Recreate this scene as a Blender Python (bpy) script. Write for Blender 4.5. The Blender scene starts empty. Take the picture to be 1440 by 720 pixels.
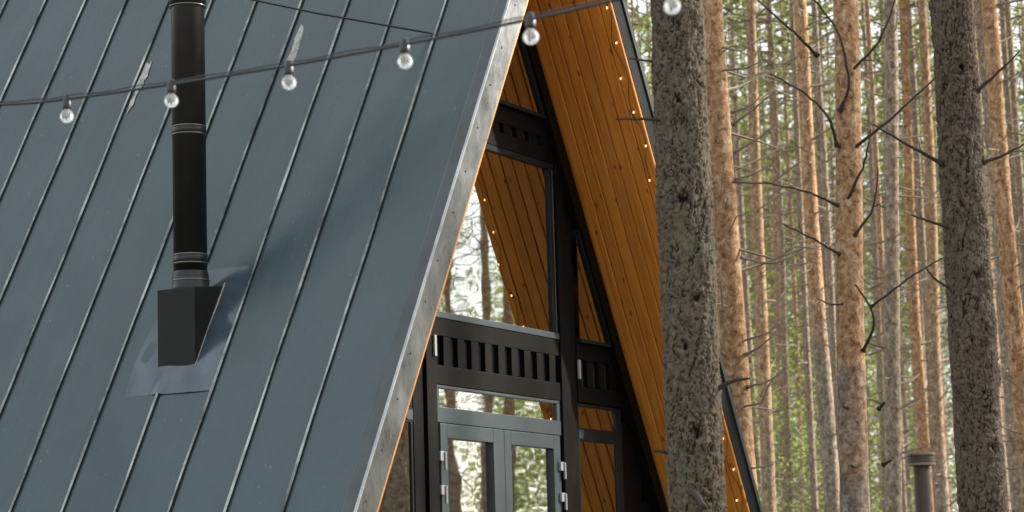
import bpy, math, random
import numpy as np
from mathutils import Vector, Matrix

# ------------------------------------------------------------------ scene, camera, sky, sun
scene = bpy.context.scene
col = scene.collection
scene.render.engine = 'CYCLES'
scene.render.resolution_x, scene.render.resolution_y = 1024, 512
scene.cycles.use_denoising = True
scene.cycles.max_bounces = 8
scene.cycles.transparent_max_bounces = 8
scene.cycles.caustics_reflective = False
scene.cycles.caustics_refractive = False
scene.cycles.sample_clamp_indirect = 6.0

cam_data = bpy.data.cameras.new('camera')
cam = bpy.data.objects.new('camera', cam_data)
col.objects.link(cam)
CAM = Vector((-16.6, -8.2, 1.6))
RIGHT = Vector((0.4730859, -0.8805428, -0.0288816))
UP = Vector((-0.1131156, -0.0932187, 0.9891992))
BACK = Vector((-0.8737245, -0.4647093, -0.1437035))
m = Matrix((RIGHT, UP, BACK)).transposed().to_4x4()
m.translation = CAM
cam.matrix_world = m
cam_data.sensor_width = 36.0
cam_data.lens = 36.0 * 3500.0 / 1440.0
cam_data.clip_start, cam_data.clip_end = 0.1, 2000.0
cam_data.dof.use_dof = True
cam_data.dof.focus_distance = 17.0
cam_data.dof.aperture_fstop = 4.0
scene.camera = cam

SUN_AZ = Vector((0.700, -0.714))          # where the sun stands, seen from above
SUN_EL = math.radians(27)
world = bpy.data.worlds.new('World')
scene.world = world
world.use_nodes = True
wn, wl = world.node_tree.nodes, world.node_tree.links
wn.clear()
out = wn.new('ShaderNodeOutputWorld')
bg = wn.new('ShaderNodeBackground')
sky = wn.new('ShaderNodeTexSky')
sky.sky_type = 'NISHITA'
sky.sun_disc = False
sky.sun_elevation = SUN_EL
sky.sun_rotation = math.atan2(SUN_AZ.x, SUN_AZ.y)
sky.air_density = 1.0
sky.dust_density = 2.0
# thin broken cloud over the whole sky
tc = wn.new('ShaderNodeTexCoord')
cn = wn.new('ShaderNodeTexNoise'); cn.inputs['Scale'].default_value = 2.6; cn.inputs['Detail'].default_value = 6
cr = wn.new('ShaderNodeValToRGB')
cr.color_ramp.elements[0].position = 0.38; cr.color_ramp.elements[1].position = 0.62
cr.color_ramp.elements[0].color = (0.25, 0.25, 0.25, 1)
mixw = wn.new('ShaderNodeMixRGB'); mixw.inputs['Color2'].default_value = (8.7, 9.0, 8.9, 1)
wl.new(tc.outputs['Generated'], cn.inputs['Vector'])
wl.new(cn.outputs['Fac'], cr.inputs['Fac'])
wl.new(cr.outputs['Color'], mixw.inputs['Fac'])
wl.new(sky.outputs['Color'], mixw.inputs['Color1'])
wl.new(mixw.outputs['Color'], bg.inputs['Color'])
bg.inputs['Strength'].default_value = 0.09
wl.new(bg.outputs['Background'], out.inputs['Surface'])

sun_data = bpy.data.lights.new('sun', 'SUN')
sun_data.energy = 5.0
sun_data.angle = math.radians(1.5)
sun_data.color = (1.0, 0.93, 0.82)
sun = bpy.data.objects.new('sun', sun_data)
col.objects.link(sun)
sdir = Vector((SUN_AZ.x * math.cos(SUN_EL), SUN_AZ.y * math.cos(SUN_EL), math.sin(SUN_EL)))
sun.rotation_euler = sdir.to_track_quat('Z', 'Y').to_euler()
sun.location = (0, 0, 60)

vs = scene.view_settings
vs.view_transform = 'Standard'; vs.look = 'None'; vs.gamma = 1.0; vs.use_curve_mapping = False
vs.exposure = 1.45
rng = np.random.default_rng(7)
random.seed(7)

# ------------------------------------------------------------------ helpers
def tag(o, label=None, cat=None, group=None, kind=None):
    if label: o['label'] = label
    if cat: o['category'] = cat
    if group: o['group'] = group
    if kind: o['kind'] = kind
    return o

def empty(name, loc=(0, 0, 0)):
    o = bpy.data.objects.new(name, None)
    o.empty_display_size = 0.2
    o.location = loc
    col.objects.link(o)
    return o

def link(name, me, mat=None, parent=None, loc=None):
    o = bpy.data.objects.new(name, me)
    col.objects.link(o)
    if mat is not None and len(me.materials) == 0: me.materials.append(mat)
    if parent is not None: o.parent = parent
    if loc is not None: o.location = loc
    return o

class MB:
    """collects vertices and faces for one mesh"""
    def __init__(s): s.v = []; s.f = []
    def add(s, vs_, fs_):
        n = len(s.v)
        s.v.extend([tuple(map(float, p)) for p in vs_])
        s.f.extend([tuple(i + n for i in f) for f in fs_])
    def box(s, x0, x1, y0, y1, z0, z1):
        s.prism([(x0, z0), (x1, z0), (x1, z1), (x0, z1)], y0, y1)
    def prism(s, pts, y0, y1):
        """polygon in x,z (counter-clockwise seen from -y) pushed from y0 to y1"""
        n = len(pts)
        vs_ = [(x, y0, z) for x, z in pts] + [(x, y1, z) for x, z in pts]
        fs_ = [tuple(range(n)), tuple(range(2 * n - 1, n - 1, -1))]
        for i in range(n):
            j = (i + 1) % n
            fs_.append((j, i, i + n, j + n))
        s.add(vs_, fs_)
    def tube(s, pts, rad, sides=8, caps=True):
        pts = [Vector(p) for p in pts]
        if not hasattr(rad, '__len__'): rad = [rad] * len(pts)
        t0 = (pts[1] - pts[0]).normalized()
        ref = Vector((0, 0, 1)) if abs(t0.z) < 0.9 else Vector((1, 0, 0))
        nrm = t0.cross(ref).normalized()
        vs_, fs_ = [], []
        for i, p in enumerate(pts):
            t = (pts[min(i + 1, len(pts) - 1)] - pts[max(i - 1, 0)]).normalized()
            nrm = (nrm - t * nrm.dot(t)).normalized()
            b = t.cross(nrm)
            for k in range(sides):
                a = 2 * math.pi * k / sides
                vs_.append(p + (nrm * math.cos(a) + b * math.sin(a)) * rad[i])
        for i in range(len(pts) - 1):
            for k in range(sides):
                k2 = (k + 1) % sides
                fs_.append((i * sides + k, i * sides + k2, (i + 1) * sides + k2, (i + 1) * sides + k))
        if caps:
            fs_.append(tuple(range(sides - 1, -1, -1)))
            fs_.append(tuple((len(pts) - 1) * sides + k for k in range(sides)))
        s.add(vs_, fs_)
    def lathe(s, prof, cx, cy, sides=32):
        """prof: list of (radius, z)"""
        vs_, fs_ = [], []
        for r, z in prof:
            for k in range(sides):
                a = 2 * math.pi * k / sides
                vs_.append((cx + r * math.cos(a), cy + r * math.sin(a), z))
        for i in range(len(prof) - 1):
            for k in range(sides):
                k2 = (k + 1) % sides
                fs_.append((i * sides + k, i * sides + k2, (i + 1) * sides + k2, (i + 1) * sides + k))
        fs_.append(tuple(range(sides - 1, -1, -1)))
        fs_.append(tuple((len(prof) - 1) * sides + k for k in range(sides)))
        s.add(vs_, fs_)
    def mesh(s, name, smooth=False):
        me = bpy.data.meshes.new(name)
        me.from_pydata(s.v, [], s.f)
        if smooth: me.polygons.foreach_set('use_smooth', [True] * len(me.polygons))
        me.update()
        return me
    def build(s, name, mat, parent=None, smooth=False, bevel=0.0):
        o = link(name, s.mesh(name, smooth), mat, parent)
        if bevel:
            b = o.modifiers.new('bevel', 'BEVEL'); b.width = bevel; b.segments = 2
        return o

def boxpart(name, mat, parent, *a, bevel=0.004):
    mb = MB(); mb.box(*a)
    return mb.build(name, mat, parent, bevel=bevel)

# ------------------------------------------------------------------ materials
def newmat(name):
    mt = bpy.data.materials.new(name)
    mt.use_nodes = True
    nt = mt.node_tree
    return mt, nt, nt.nodes['Principled BSDF'], nt.nodes['Material Output']

def N(nt, typ, **kw):
    n = nt.nodes.new(typ)
    for k, v in kw.items():
        if k in n.inputs: n.inputs[k].default_value = v
        else: setattr(n, k, v)
    return n

def ramp(nt, stops, interp='LINEAR'):
    r = nt.nodes.new('ShaderNodeValToRGB')
    r.color_ramp.interpolation = interp
    el = r.color_ramp.elements
    while len(el) < len(stops): el.new(0.5)
    for e, (p, c) in zip(el, stops):
        e.position = p; e.color = (*c, 1) if len(c) == 3 else c
    return r

def coords(nt, scale=(1, 1, 1), rand=False):
    t = nt.nodes.new('ShaderNodeTexCoord')
    mp = nt.nodes.new('ShaderNodeMapping')
    mp.inputs['Scale'].default_value = scale
    if rand:
        oi = nt.nodes.new('ShaderNodeObjectInfo')
        mul = nt.nodes.new('ShaderNodeMath'); mul.operation = 'MULTIPLY'; mul.inputs[1].default_value = 57.0
        nt.links.new(oi.outputs['Random'], mul.inputs[0])
        cx = nt.nodes.new('ShaderNodeCombineXYZ')
        nt.links.new(mul.outputs[0], cx.inputs[0]); nt.links.new(mul.outputs[0], cx.inputs[2])
        nt.links.new(cx.outputs[0], mp.inputs['Location'])
    nt.links.new(t.outputs['Object'], mp.inputs['Vector'])
    return mp

def plain(name, color, rough=0.5, metallic=0.0, var=0.15, scale=6.0, bump=0.0, bscale=60.0, spec=None):
    mt, nt, b, o = newmat(name)
    mp = coords(nt)
    n = N(nt, 'ShaderNodeTexNoise', Scale=scale, Detail=6.0, Roughness=0.6)
    nt.links.new(mp.outputs[0], n.inputs['Vector'])
    lo = tuple(c * (1 - var) for c in color); hi = tuple(min(1, c * (1 + var)) for c in color)
    r = ramp(nt, [(0.3, lo), (0.7, hi)])
    nt.links.new(n.outputs['Fac'], r.inputs['Fac'])
    nt.links.new(r.outputs['Color'], b.inputs['Base Color'])
    b.inputs['Roughness'].default_value = rough
    b.inputs['Metallic'].default_value = metallic
    if spec is not None: b.inputs['Specular IOR Level'].default_value = spec
    if bump:
        n2 = N(nt, 'ShaderNodeTexNoise', Scale=bscale, Detail=5.0)
        nt.links.new(mp.outputs[0], n2.inputs['Vector'])
        bm = N(nt, 'ShaderNodeBump', Strength=bump, Distance=0.01)
        nt.links.new(n2.outputs['Fac'], bm.inputs['Height'])
        nt.links.new(bm.outputs['Normal'], b.inputs['Normal'])
    return mt

def roof_metal():
    mt, nt, b, o = newmat('painted_sheet_metal')
    mp = coords(nt)
    n = N(nt, 'ShaderNodeTexNoise', Scale=1.1, Detail=4.0, Roughness=0.55)
    nt.links.new(mp.outputs[0], n.inputs['Vector'])
    r = ramp(nt, [(0.3, (0.021, 0.040, 0.048)), (0.7, (0.030, 0.053, 0.062))])
    nt.links.new(n.outputs['Fac'], r.inputs['Fac'])
    # specks of lichen and dust
    sp = N(nt, 'ShaderNodeTexVoronoi', Scale=11.0, Randomness=1.0)
    nt.links.new(mp.outputs[0], sp.inputs['Vector'])
    sr = ramp(nt, [(0.0, (1, 1, 1)), (0.075, (1, 1, 1)), (0.105, (0, 0, 0))])
    nt.links.new(sp.outputs['Distance'], sr.inputs['Fac'])
    gate = N(nt, 'ShaderNodeTexNoise', Scale=2.3, Detail=2.0)
    nt.links.new(mp.outputs[0], gate.inputs['Vector'])
    gr = ramp(nt, [(0.46, (0, 0, 0)), (0.60, (1, 1, 1))])
    nt.links.new(gate.outputs['Fac'], gr.inputs['Fac'])
    mul = N(nt, 'ShaderNodeMixRGB', blend_type='MULTIPLY', Fac=1.0)
    nt.links.new(sr.outputs['Color'], mul.inputs['Color1']); nt.links.new(gr.outputs['Color'], mul.inputs['Color2'])
    mx = N(nt, 'ShaderNodeMixRGB', Color2=(0.115, 0.12, 0.115, 1))
    nt.links.new(mul.outputs['Color'], mx.inputs['Fac']); nt.links.new(r.outputs['Color'], mx.inputs['Color1'])
    # faint run-off streaks down the pans
    mp2 = coords(nt, (0.5, 9.0, 0.5))
    st = N(nt, 'ShaderNodeTexNoise', Scale=2.0, Detail=5.0, Roughness=0.7)
    nt.links.new(mp2.outputs[0], st.inputs['Vector'])
    strr = ramp(nt, [(0.35, (0.93, 0.935, 0.94)), (0.65, (1.04, 1.04, 1.035))])
    nt.links.new(st.outputs['Fac'], strr.inputs['Fac'])
    mm = N(nt, 'ShaderNodeMixRGB', blend_type='MULTIPLY', Fac=1.0)
    nt.links.new(mx.outputs['Color'], mm.inputs['Color1']); nt.links.new(strr.outputs['Color'], mm.inputs['Color2'])
    nt.links.new(mm.outputs['Color'], b.inputs['Base Color'])
    rr = ramp(nt, [(0.3, (0.25,) * 3), (0.7, (0.29,) * 3)])
    nt.links.new(st.outputs['Fac'], rr.inputs['Fac'])
    nt.links.new(rr.outputs['Color'], b.inputs['Roughness'])
    b.inputs['Specular IOR Level'].default_value = 0.40
    bn = N(nt, 'ShaderNodeTexNoise', Scale=2.2, Detail=2.0)
    nt.links.new(mp.outputs[0], bn.inputs['Vector'])
    bm = N(nt, 'ShaderNodeBump', Strength=0.16, Distance=0.05)
    nt.links.new(bn.outputs['Fac'], bm.inputs['Height'])
    nt.links.new(bm.outputs['Normal'], b.inputs['Normal'])
    return mt

def seam_metal():
    mt, nt, b, o = newmat('worn_seam_metal')
    mp = coords(nt, rand=True)
    n = N(nt, 'ShaderNodeTexNoise', Scale=1.3, Detail=7.0, Roughness=0.7)
    nt.links.new(mp.outputs[0], n.inputs['Vector'])
    r = ramp(nt, [(0.41, (0.030, 0.037, 0.039)), (0.50, (0.16, 0.175, 0.17)), (0.64, (0.40, 0.42, 0.41))])
    nt.links.new(n.outputs['Fac'], r.inputs['Fac'])
    nt.links.new(r.outputs['Color'], b.inputs['Base Color'])
    b.inputs['Roughness'].default_value = 0.42
    b.inputs['Metallic'].default_value = 0.2
    return mt

def galvanised():
    mt, nt, b, o = newmat('galvanised_trim')
    mp = coords(nt, (1.0, 1.0, 0.6))
    n = N(nt, 'ShaderNodeTexNoise', Scale=3.5, Detail=8.0, Roughness=0.7)
    nt.links.new(mp.outputs[0], n.inputs['Vector'])
    r = ramp(nt, [(0.25, (0.060, 0.065, 0.068)), (0.52, (0.105, 0.113, 0.117)), (0.78, (0.165, 0.175, 0.18))])
    nt.links.new(n.outputs['Fac'], r.inputs['Fac'])
    nt.links.new(r.outputs['Color'], b.inputs['Base Color'])
    b.inputs['Metallic'].default_value = 0.55
    rr = ramp(nt, [(0.3, (0.22,) * 3), (0.7, (0.42,) * 3)])
    nt.links.new(n.outputs['Fac'], rr.inputs['Fac'])
    nt.links.new(rr.outputs['Color'], b.inputs['Roughness'])
    bn = N(nt, 'ShaderNodeTexNoise', Scale=9.0, Detail=3.0)
    nt.links.new(mp.outputs[0], bn.inputs['Vector'])
    bm = N(nt, 'ShaderNodeBump', Strength=0.25, Distance=0.02)
    nt.links.new(bn.outputs['Fac'], bm.inputs['Height'])
    nt.links.new(bm.outputs['Normal'], b.inputs['Normal'])
    return mt

def larch_wood():
    """oiled orange boards, grain along the slope (object x-z)"""
    mt, nt, b, o = newmat('oiled_pine_boards')
    mp = coords(nt, (0.7, 16.0, 0.7), rand=True)
    w = N(nt, 'ShaderNodeTexNoise', Scale=2.2, Detail=7.0, Roughness=0.62, Distortion=0.6)
    nt.links.new(mp.outputs[0], w.inputs['Vector'])
    r = ramp(nt, [(0.28, (0.38, 0.132, 0.019)), (0.5, (0.60, 0.230, 0.034)), (0.72, (0.71, 0.32, 0.055))])
    nt.links.new(w.outputs['Fac'], r.inputs['Fac'])
    mpk = coords(nt, (1.0, 2.2, 1.0), rand=True)
    k = N(nt, 'ShaderNodeTexVoronoi', Scale=4.6, Randomness=1.0)
    nt.links.new(mpk.outputs[0], k.inputs['Vector'])
    kr = ramp(nt, [(0.0, (0.25, 0.17, 0.12)), (0.08, (0.42, 0.32, 0.24)), (0.15, (1, 1, 1))])
    nt.links.new(k.outputs['Distance'], kr.inputs['Fac'])
    mu = N(nt, 'ShaderNodeMixRGB', blend_type='MULTIPLY', Fac=1.0)
    nt.links.new(r.outputs['Color'], mu.inputs['Color1']); nt.links.new(kr.outputs['Color'], mu.inputs['Color2'])
    oi = N(nt, 'ShaderNodeObjectInfo')
    vr = ramp(nt, [(0.0, (0.74, 0.72, 0.68)), (1.0, (1.08, 1.06, 1.03))])
    nt.links.new(oi.outputs['Random'], vr.inputs['Fac'])
    m2 = N(nt, 'ShaderNodeMixRGB', blend_type='MULTIPLY', Fac=1.0)
    nt.links.new(mu.outputs['Color'], m2.inputs['Color1']); nt.links.new(vr.outputs['Color'], m2.inputs['Color2'])
    nt.links.new(m2.outputs['Color'], b.inputs['Base Color'])
    b.inputs['Roughness'].default_value = 0.45
    bm = N(nt, 'ShaderNodeBump', Strength=0.25, Distance=0.004)
    nt.links.new(w.outputs['Fac'], bm.inputs['Height'])
    nt.links.new(bm.outputs['Normal'], b.inputs['Normal'])
    return mt

def stained_timber():
    mt, nt, b, o = newmat('dark_stained_timber')
    mp = coords(nt, (6.0, 6.0, 1.0), rand=True)
    w = N(nt, 'ShaderNodeTexNoise', Scale=2.6, Detail=7.0, Roughness=0.65)
    nt.links.new(mp.outputs[0], w.inputs['Vector'])
    r = ramp(nt, [(0.3, (0.0025, 0.0023, 0.0023)), (0.6, (0.0055, 0.0049, 0.0048)), (0.8, (0.015, 0.0128, 0.012))])
    nt.links.new(w.outputs['Fac'], r.inputs['Fac'])
    nt.links.new(r.outputs['Color'], b.inputs['Base Color'])
    b.inputs['Roughness'].default_value = 0.48
    b.inputs['Specular IOR Level'].default_value = 0.06
    bm = N(nt, 'ShaderNodeBump', Strength=0.3, Distance=0.004)
    nt.links.new(w.outputs['Fac'], bm.inputs['Height'])
    nt.links.new(bm.outputs['Normal'], b.inputs['Normal'])
    return mt

def pane_glass():
    """coated double glazing: strong mirror image, dim view of the room behind, slightly wavy"""
    mt, nt, b, o = newmat('coated_window_glass')
    nt.nodes.remove(b)
    gl = N(nt, 'ShaderNodeBsdfGlossy', Color=(0.93, 0.94, 0.92, 1), Roughness=0.012)
    tr = N(nt, 'ShaderNodeBsdfTransparent', Color=(0.85, 0.87, 0.86, 1))
    fr = N(nt, 'ShaderNodeFresnel', IOR=2.6)
    mx = N(nt, 'ShaderNodeMixShader')
    mp = coords(nt)
    n = N(nt, 'ShaderNodeTexNoise', Scale=2.6, Detail=1.5)
    nt.links.new(mp.outputs[0], n.inputs['Vector'])
    bm = N(nt, 'ShaderNodeBump', Strength=0.028, Distance=0.02)
    nt.links.new(n.outputs['Fac'], bm.inputs['Height'])
    nt.links.new(bm.outputs['Normal'], gl.inputs['Normal'])
    ad = N(nt, 'ShaderNodeMath', operation='ADD'); ad.inputs[1].default_value = 0.36
    nt.links.new(fr.outputs[0], ad.inputs[0])
    nt.links.new(ad.outputs[0], mx.inputs['Fac'])
    nt.links.new(tr.outputs[0], mx.inputs[1]); nt.links.new(gl.outputs[0], mx.inputs[2])
    nt.links.new(mx.outputs[0], o.inputs['Surface'])
    return mt

def bulb_glass():
    mt, nt, b, o = newmat('clear_bulb_glass')
    b.inputs['Base Color'].default_value = (0.93, 0.94, 0.92, 1)
    b.inputs['Roughness'].default_value = 0.06
    b.inputs['Transmission Weight'].default_value = 0.78
    b.inputs['IOR'].default_value = 1.35
    return mt

def glow(name, color, strength):
    mt, nt, b, o = newmat(name)
    b.inputs['Base Color'].default_value = (0.9, 0.7, 0.4, 1)
    b.inputs['Emission Color'].default_value = (*color, 1)
    b.inputs['Emission Strength'].default_value = strength
    return mt

def near_bark(name, plate, plate2, furrow, lichen):
    """old pine bark: plates stand proud in the mesh; colour of plates, fissures and lichen"""
    mt, nt, b, o = newmat(name)
    at = N(nt, 'ShaderNodeAttribute', attribute_name='plate')
    mp = coords(nt)
    n = N(nt, 'ShaderNodeTexNoise', Scale=22.0, Detail=7.0, Roughness=0.7)
    nt.links.new(mp.outputs[0], n.inputs['Vector'])
    r = ramp(nt, [(0.3, plate), (0.7, plate2)])
    nt.links.new(n.outputs['Fac'], r.inputs['Fac'])
    n2 = N(nt, 'ShaderNodeTexNoise', Scale=4.5, Detail=8.0, Roughness=0.75)
    nt.links.new(mp.outputs[0], n2.inputs['Vector'])
    lr = ramp(nt, [(0.50, (0, 0, 0)), (0.68, (0.8, 0.8, 0.8))])
    nt.links.new(n2.outputs['Fac'], lr.inputs['Fac'])
    ml = N(nt, 'ShaderNodeMixRGB', Color2=(*lichen, 1))
    nt.links.new(lr.outputs['Color'], ml.inputs['Fac']); nt.links.new(r.outputs['Color'], ml.inputs['Color1'])
    fr = ramp(nt, [(0.10, (1, 1, 1)), (0.55, (0, 0, 0))])
    nt.links.new(at.outputs['Fac'], fr.inputs['Fac'])
    mf = N(nt, 'ShaderNodeMixRGB', Color2=(*furrow, 1))
    nt.links.new(fr.outputs['Color'], mf.inputs['Fac']); nt.links.new(ml.outputs['Color'], mf.inputs['Color1'])
    nt.links.new(mf.outputs['Color'], b.inputs['Base Color'])
    b.inputs['Roughness'].default_value = 0.9
    b.inputs['Specular IOR Level'].default_value = 0.2
    mpb = coords(nt, (1, 1, 0.35))
    bn = N(nt, 'ShaderNodeTexNoise', Scale=60.0, Detail=6.0, Roughness=0.7)
    nt.links.new(mpb.outputs[0], bn.inputs['Vector'])
    bm = N(nt, 'ShaderNodeBump', Strength=0.8, Distance=0.008)
    nt.links.new(bn.outputs['Fac'], bm.inputs['Height'])
    nt.links.new(bm.outputs['Normal'], b.inputs['Normal'])
    return mt

def pine_bark(name, orange=True, vivid=False):
    """slender plantation pine: grey-brown scaly foot turning to flaky orange higher up"""
    mt, nt, b, o = newmat(name)
    mp = coords(nt, (1, 1, 0.75), rand=True)
    n = N(nt, 'ShaderNodeTexNoise', Scale=17.0, Detail=9.0, Roughness=0.78, Distortion=0.5)
    nt.links.new(mp.outputs[0], n.inputs['Vector'])
    org = ramp(nt, [(0.38, (0.080, 0.048, 0.027)), (0.45, (0.22, 0.128, 0.068)), (0.54, (0.33, 0.210, 0.120)), (0.64, (0.48, 0.39, 0.28))])
    if vivid:
        org = ramp(nt, [(0.38, (0.075, 0.040, 0.022)), (0.45, (0.24, 0.125, 0.060)), (0.53, (0.37, 0.205, 0.102)), (0.62, (0.47, 0.36, 0.25))])
    gry = ramp(nt, [(0.36, (0.065, 0.048, 0.037)), (0.5, (0.20, 0.155, 0.115)), (0.64, (0.40, 0.34, 0.27))])
    nt.links.new(n.outputs['Fac'], org.inputs['Fac']); nt.links.new(n.outputs['Fac'], gry.inputs['Fac'])
    tco = nt.nodes.new('ShaderNodeTexCoord')
    sep = nt.nodes.new('ShaderNodeSeparateXYZ'); nt.links.new(tco.outputs['Object'], sep.inputs[0])
    oi = N(nt, 'ShaderNodeObjectInfo')
    n3 = N(nt, 'ShaderNodeTexNoise', Scale=1.6, Detail=4.0)
    nt.links.new(mp.outputs[0], n3.inputs['Vector'])
    a = N(nt, 'ShaderNodeMath', operation='MULTIPLY_ADD'); a.inputs[1].default_value = 5.0; a.inputs[2].default_value = -2.5
    nt.links.new(n3.outputs['Fac'], a.inputs[0])
    a2 = N(nt, 'ShaderNodeMath', operation='MULTIPLY_ADD'); a2.inputs[1].default_value = 4.0
    nt.links.new(oi.outputs['Random'], a2.inputs[0]); nt.links.new(a.outputs[0], a2.inputs[2])
    a3 = N(nt, 'ShaderNodeMath', operation='ADD')
    nt.links.new(sep.outputs['Z'], a3.inputs[0]); nt.links.new(a2.outputs[0], a3.inputs[1])
    mr = N(nt, 'ShaderNodeMapRange'); mr.inputs['From Min'].default_value = 4.9 if vivid else 5.0; mr.inputs['From Max'].default_value = 5.9 if vivid else 9.0
    mr.inputs['To Max'].default_value = 1.0 if orange else 0.25
    nt.links.new(a3.outputs[0], mr.inputs['Value'])
    mx = N(nt, 'ShaderNodeMixRGB')
    nt.links.new(mr.outputs[0], mx.inputs['Fac'])
    nt.links.new(gry.outputs['Color'], mx.inputs['Color1']); nt.links.new(org.outputs['Color'], mx.inputs['Color2'])
    nt.links.new(mx.outputs['Color'], b.inputs['Base Color'])
    b.inputs['Roughness'].default_value = 0.85
    b.inputs['Specular IOR Level'].default_value = 0.25
    bm = N(nt, 'ShaderNodeBump', Strength=0.9, Distance=0.02)
    nt.links.new(n.outputs['Fac'], bm.inputs['Height'])
    nt.links.new(bm.outputs['Normal'], b.inputs['Normal'])
    return mt

def leafy(name, lo, hi, trans):
    mt, nt, b, o = newmat(name)
    nt.nodes.remove(b)
    mp = coords(nt, rand=True)
    n = N(nt, 'ShaderNodeTexNoise', Scale=0.9, Detail=3.0)
    nt.links.new(mp.outputs[0], n.inputs['Vector'])
    r = ramp(nt, [(0.3, lo), (0.7, hi)])
    nt.links.new(n.outputs['Fac'], r.inputs['Fac'])
    d = N(nt, 'ShaderNodeBsdfDiffuse'); t = N(nt, 'ShaderNodeBsdfTranslucent')
    nt.links.new(r.outputs['Color'], d.inputs['Color'])
    nt.links.new(r.outputs['Color'], t.inputs['Color'])
    mx = N(nt, 'ShaderNodeMixShader'); mx.inputs['Fac'].default_value = trans
    nt.links.new(d.outputs[0], mx.inputs[1]); nt.links.new(t.outputs[0], mx.inputs[2])
    nt.links.new(mx.outputs[0], o.inputs['Surface'])
    return mt

M = dict(
    roof=roof_metal(), seam=seam_metal(), galv=galvanised(), wood=larch_wood(), timber=stained_timber(), glass=pane_glass(),
    patch=plain('flashing_sheet', (0.040, 0.058, 0.078), 0.17, 0.10, 0.25, 5.0, 0.25, 6.0, spec=0.55),
    flash=plain('edge_flashing', (0.034, 0.042, 0.045), 0.45, 0.1, 0.3, 4.0),
    bead=plain('folded_metal_edge', (0.34, 0.36, 0.37), 0.35, 0.3, 0.35, 6.0),
    seal=plain('black_sealant', (0.010, 0.012, 0.013), 0.6, 0.0, 0.5, 3.0, spec=0.2),  # shade on the seam's turned-away side, put in as dark colour
    smear=plain('pale_sealant', (0.30, 0.30, 0.27), 0.8, 0, 0.4, 18.0),
    black=plain('black_enamel', (0.008, 0.008, 0.008), 0.36, 0.0, 0.3, 8.0, spec=0.35),
    blackbox=plain('matt_black_steel', (0.006, 0.006, 0.006), 0.6, 0.0, 0.3, 8.0, spec=0.25),
    ring=plain('dull_steel_ring', (0.12, 0.11, 0.105), 0.32, 0.6, 0.2, 10.0),
    rust=plain('rusty_weld', (0.30, 0.24, 0.21), 0.6, 0.3, 0.4, 25.0),
    fascia=plain('charcoal_fascia', (0.007, 0.008, 0.009), 0.65, 0.0, 0.3, 3.0, spec=0.10),
    fascia2=plain('grey_drip_edge', (0.026, 0.030, 0.034), 0.5, 0.0, 0.3, 3.0, spec=0.2),
    door=plain('grey_blue_door_frame', (0.044, 0.060, 0.068), 0.32, 0.0, 0.18, 3.0, spec=0.35),
    frame=plain('anthracite_window_frame', (0.009, 0.012, 0.014), 0.35, 0.0, 0.2, 3.0, spec=0.15),
    recess=plain('black_recess', (0.008, 0.0075, 0.007), 0.7, 0.0, 0.2, 3.0),
    hinge=plain('satin_hinge', (0.27, 0.28, 0.28), 0.4, 0.1, 0.1, 8.0),
    plaster=plain('dim_interior', (0.055, 0.042, 0.032), 0.8, 0.0, 0.2, 2.0),
    deck=plain('brown_decking', (0.10, 0.075, 0.055), 0.7, 0.0, 0.3, 3.0),
    slab=plain('roof_core', (0.06, 0.05, 0.045), 0.8, 0.0, 0.2, 3.0),
    cable=plain('black_cable', (0.007, 0.008, 0.009), 0.45, 0.0, 0.2, 10.0),
    socket=plain('black_socket', (0.006, 0.007, 0.007), 0.4, 0.0, 0.2, 10.0),
    bulb=bulb_glass(), filament=plain('filament', (0.5, 0.42, 0.3), 0.4, 0.3),
    fairy=glow('warm_fairy_bulb', (1.0, 0.58, 0.27), 1.1),
    post=plain('dark_brown_metal', (0.045, 0.026, 0.018), 0.6, 0.0, 0.25, 5.0),
    postband=plain('pale_brown_band', (0.17, 0.110, 0.080), 0.5, 0.0, 0.2, 5.0),
    ground=plain('forest_floor', (0.11, 0.095, 0.055), 0.95, 0.0, 0.5, 1.2, 0.6, 8.0),
    bark_old=near_bark('old_pine_bark', (0.046, 0.035, 0.026), (0.150, 0.118, 0.086), (0.010, 0.007, 0.005), (0.105, 0.112, 0.072)),
    bark_old2=near_bark('brown_pine_bark', (0.044, 0.032, 0.024), (0.145, 0.110, 0.082), (0.009, 0.006, 0.005), (0.100, 0.092, 0.066)),
    bark=pine_bark('pine_bark_orange'), bark_vivid=pine_bark('pine_bark_vivid', True, True), bark_grey=pine_bark('pine_bark_grey', False),
    twig=plain('dead_twig', (0.19, 0.150, 0.115), 0.9, 0.0, 0.4, 3.0),
    twig_dark=plain('dark_dead_branch', (0.030, 0.022, 0.017), 0.9, 0.0, 0.4, 3.0),
    needle=leafy('pine_needles', (0.165, 0.205, 0.055), (0.26, 0.29, 0.095), 0.6),
    leaf=leafy('birch_leaves', (0.14, 0.20, 0.045), (0.24, 0.30, 0.085), 0.6),
)

# ------------------------------------------------------------------ ground
n = 64
gx = np.concatenate([-np.geomspace(400, 6, n // 2), np.geomspace(6, 400, n // 2)])
mb = MB()
for j, y in enumerate(gx):
    for i, x in enumerate(gx):
        far = min(1.0, max(0.0, (math.hypot(x, y) - 16) / 30))
        mb.v.append((float(x), float(y), far * (0.35 * math.sin(x * .11 + 1) * math.cos(y * .09) + 0.15 * math.sin(x * .31 + y * .27))))
for j in range(n - 1):
    for i in range(n - 1):
        mb.f.append((j * n + i, j * n + i + 1, (j + 1) * n + i + 1, (j + 1) * n + i))
tag(mb.build('ground', M['ground'], smooth=True), kind='structure')

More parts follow.
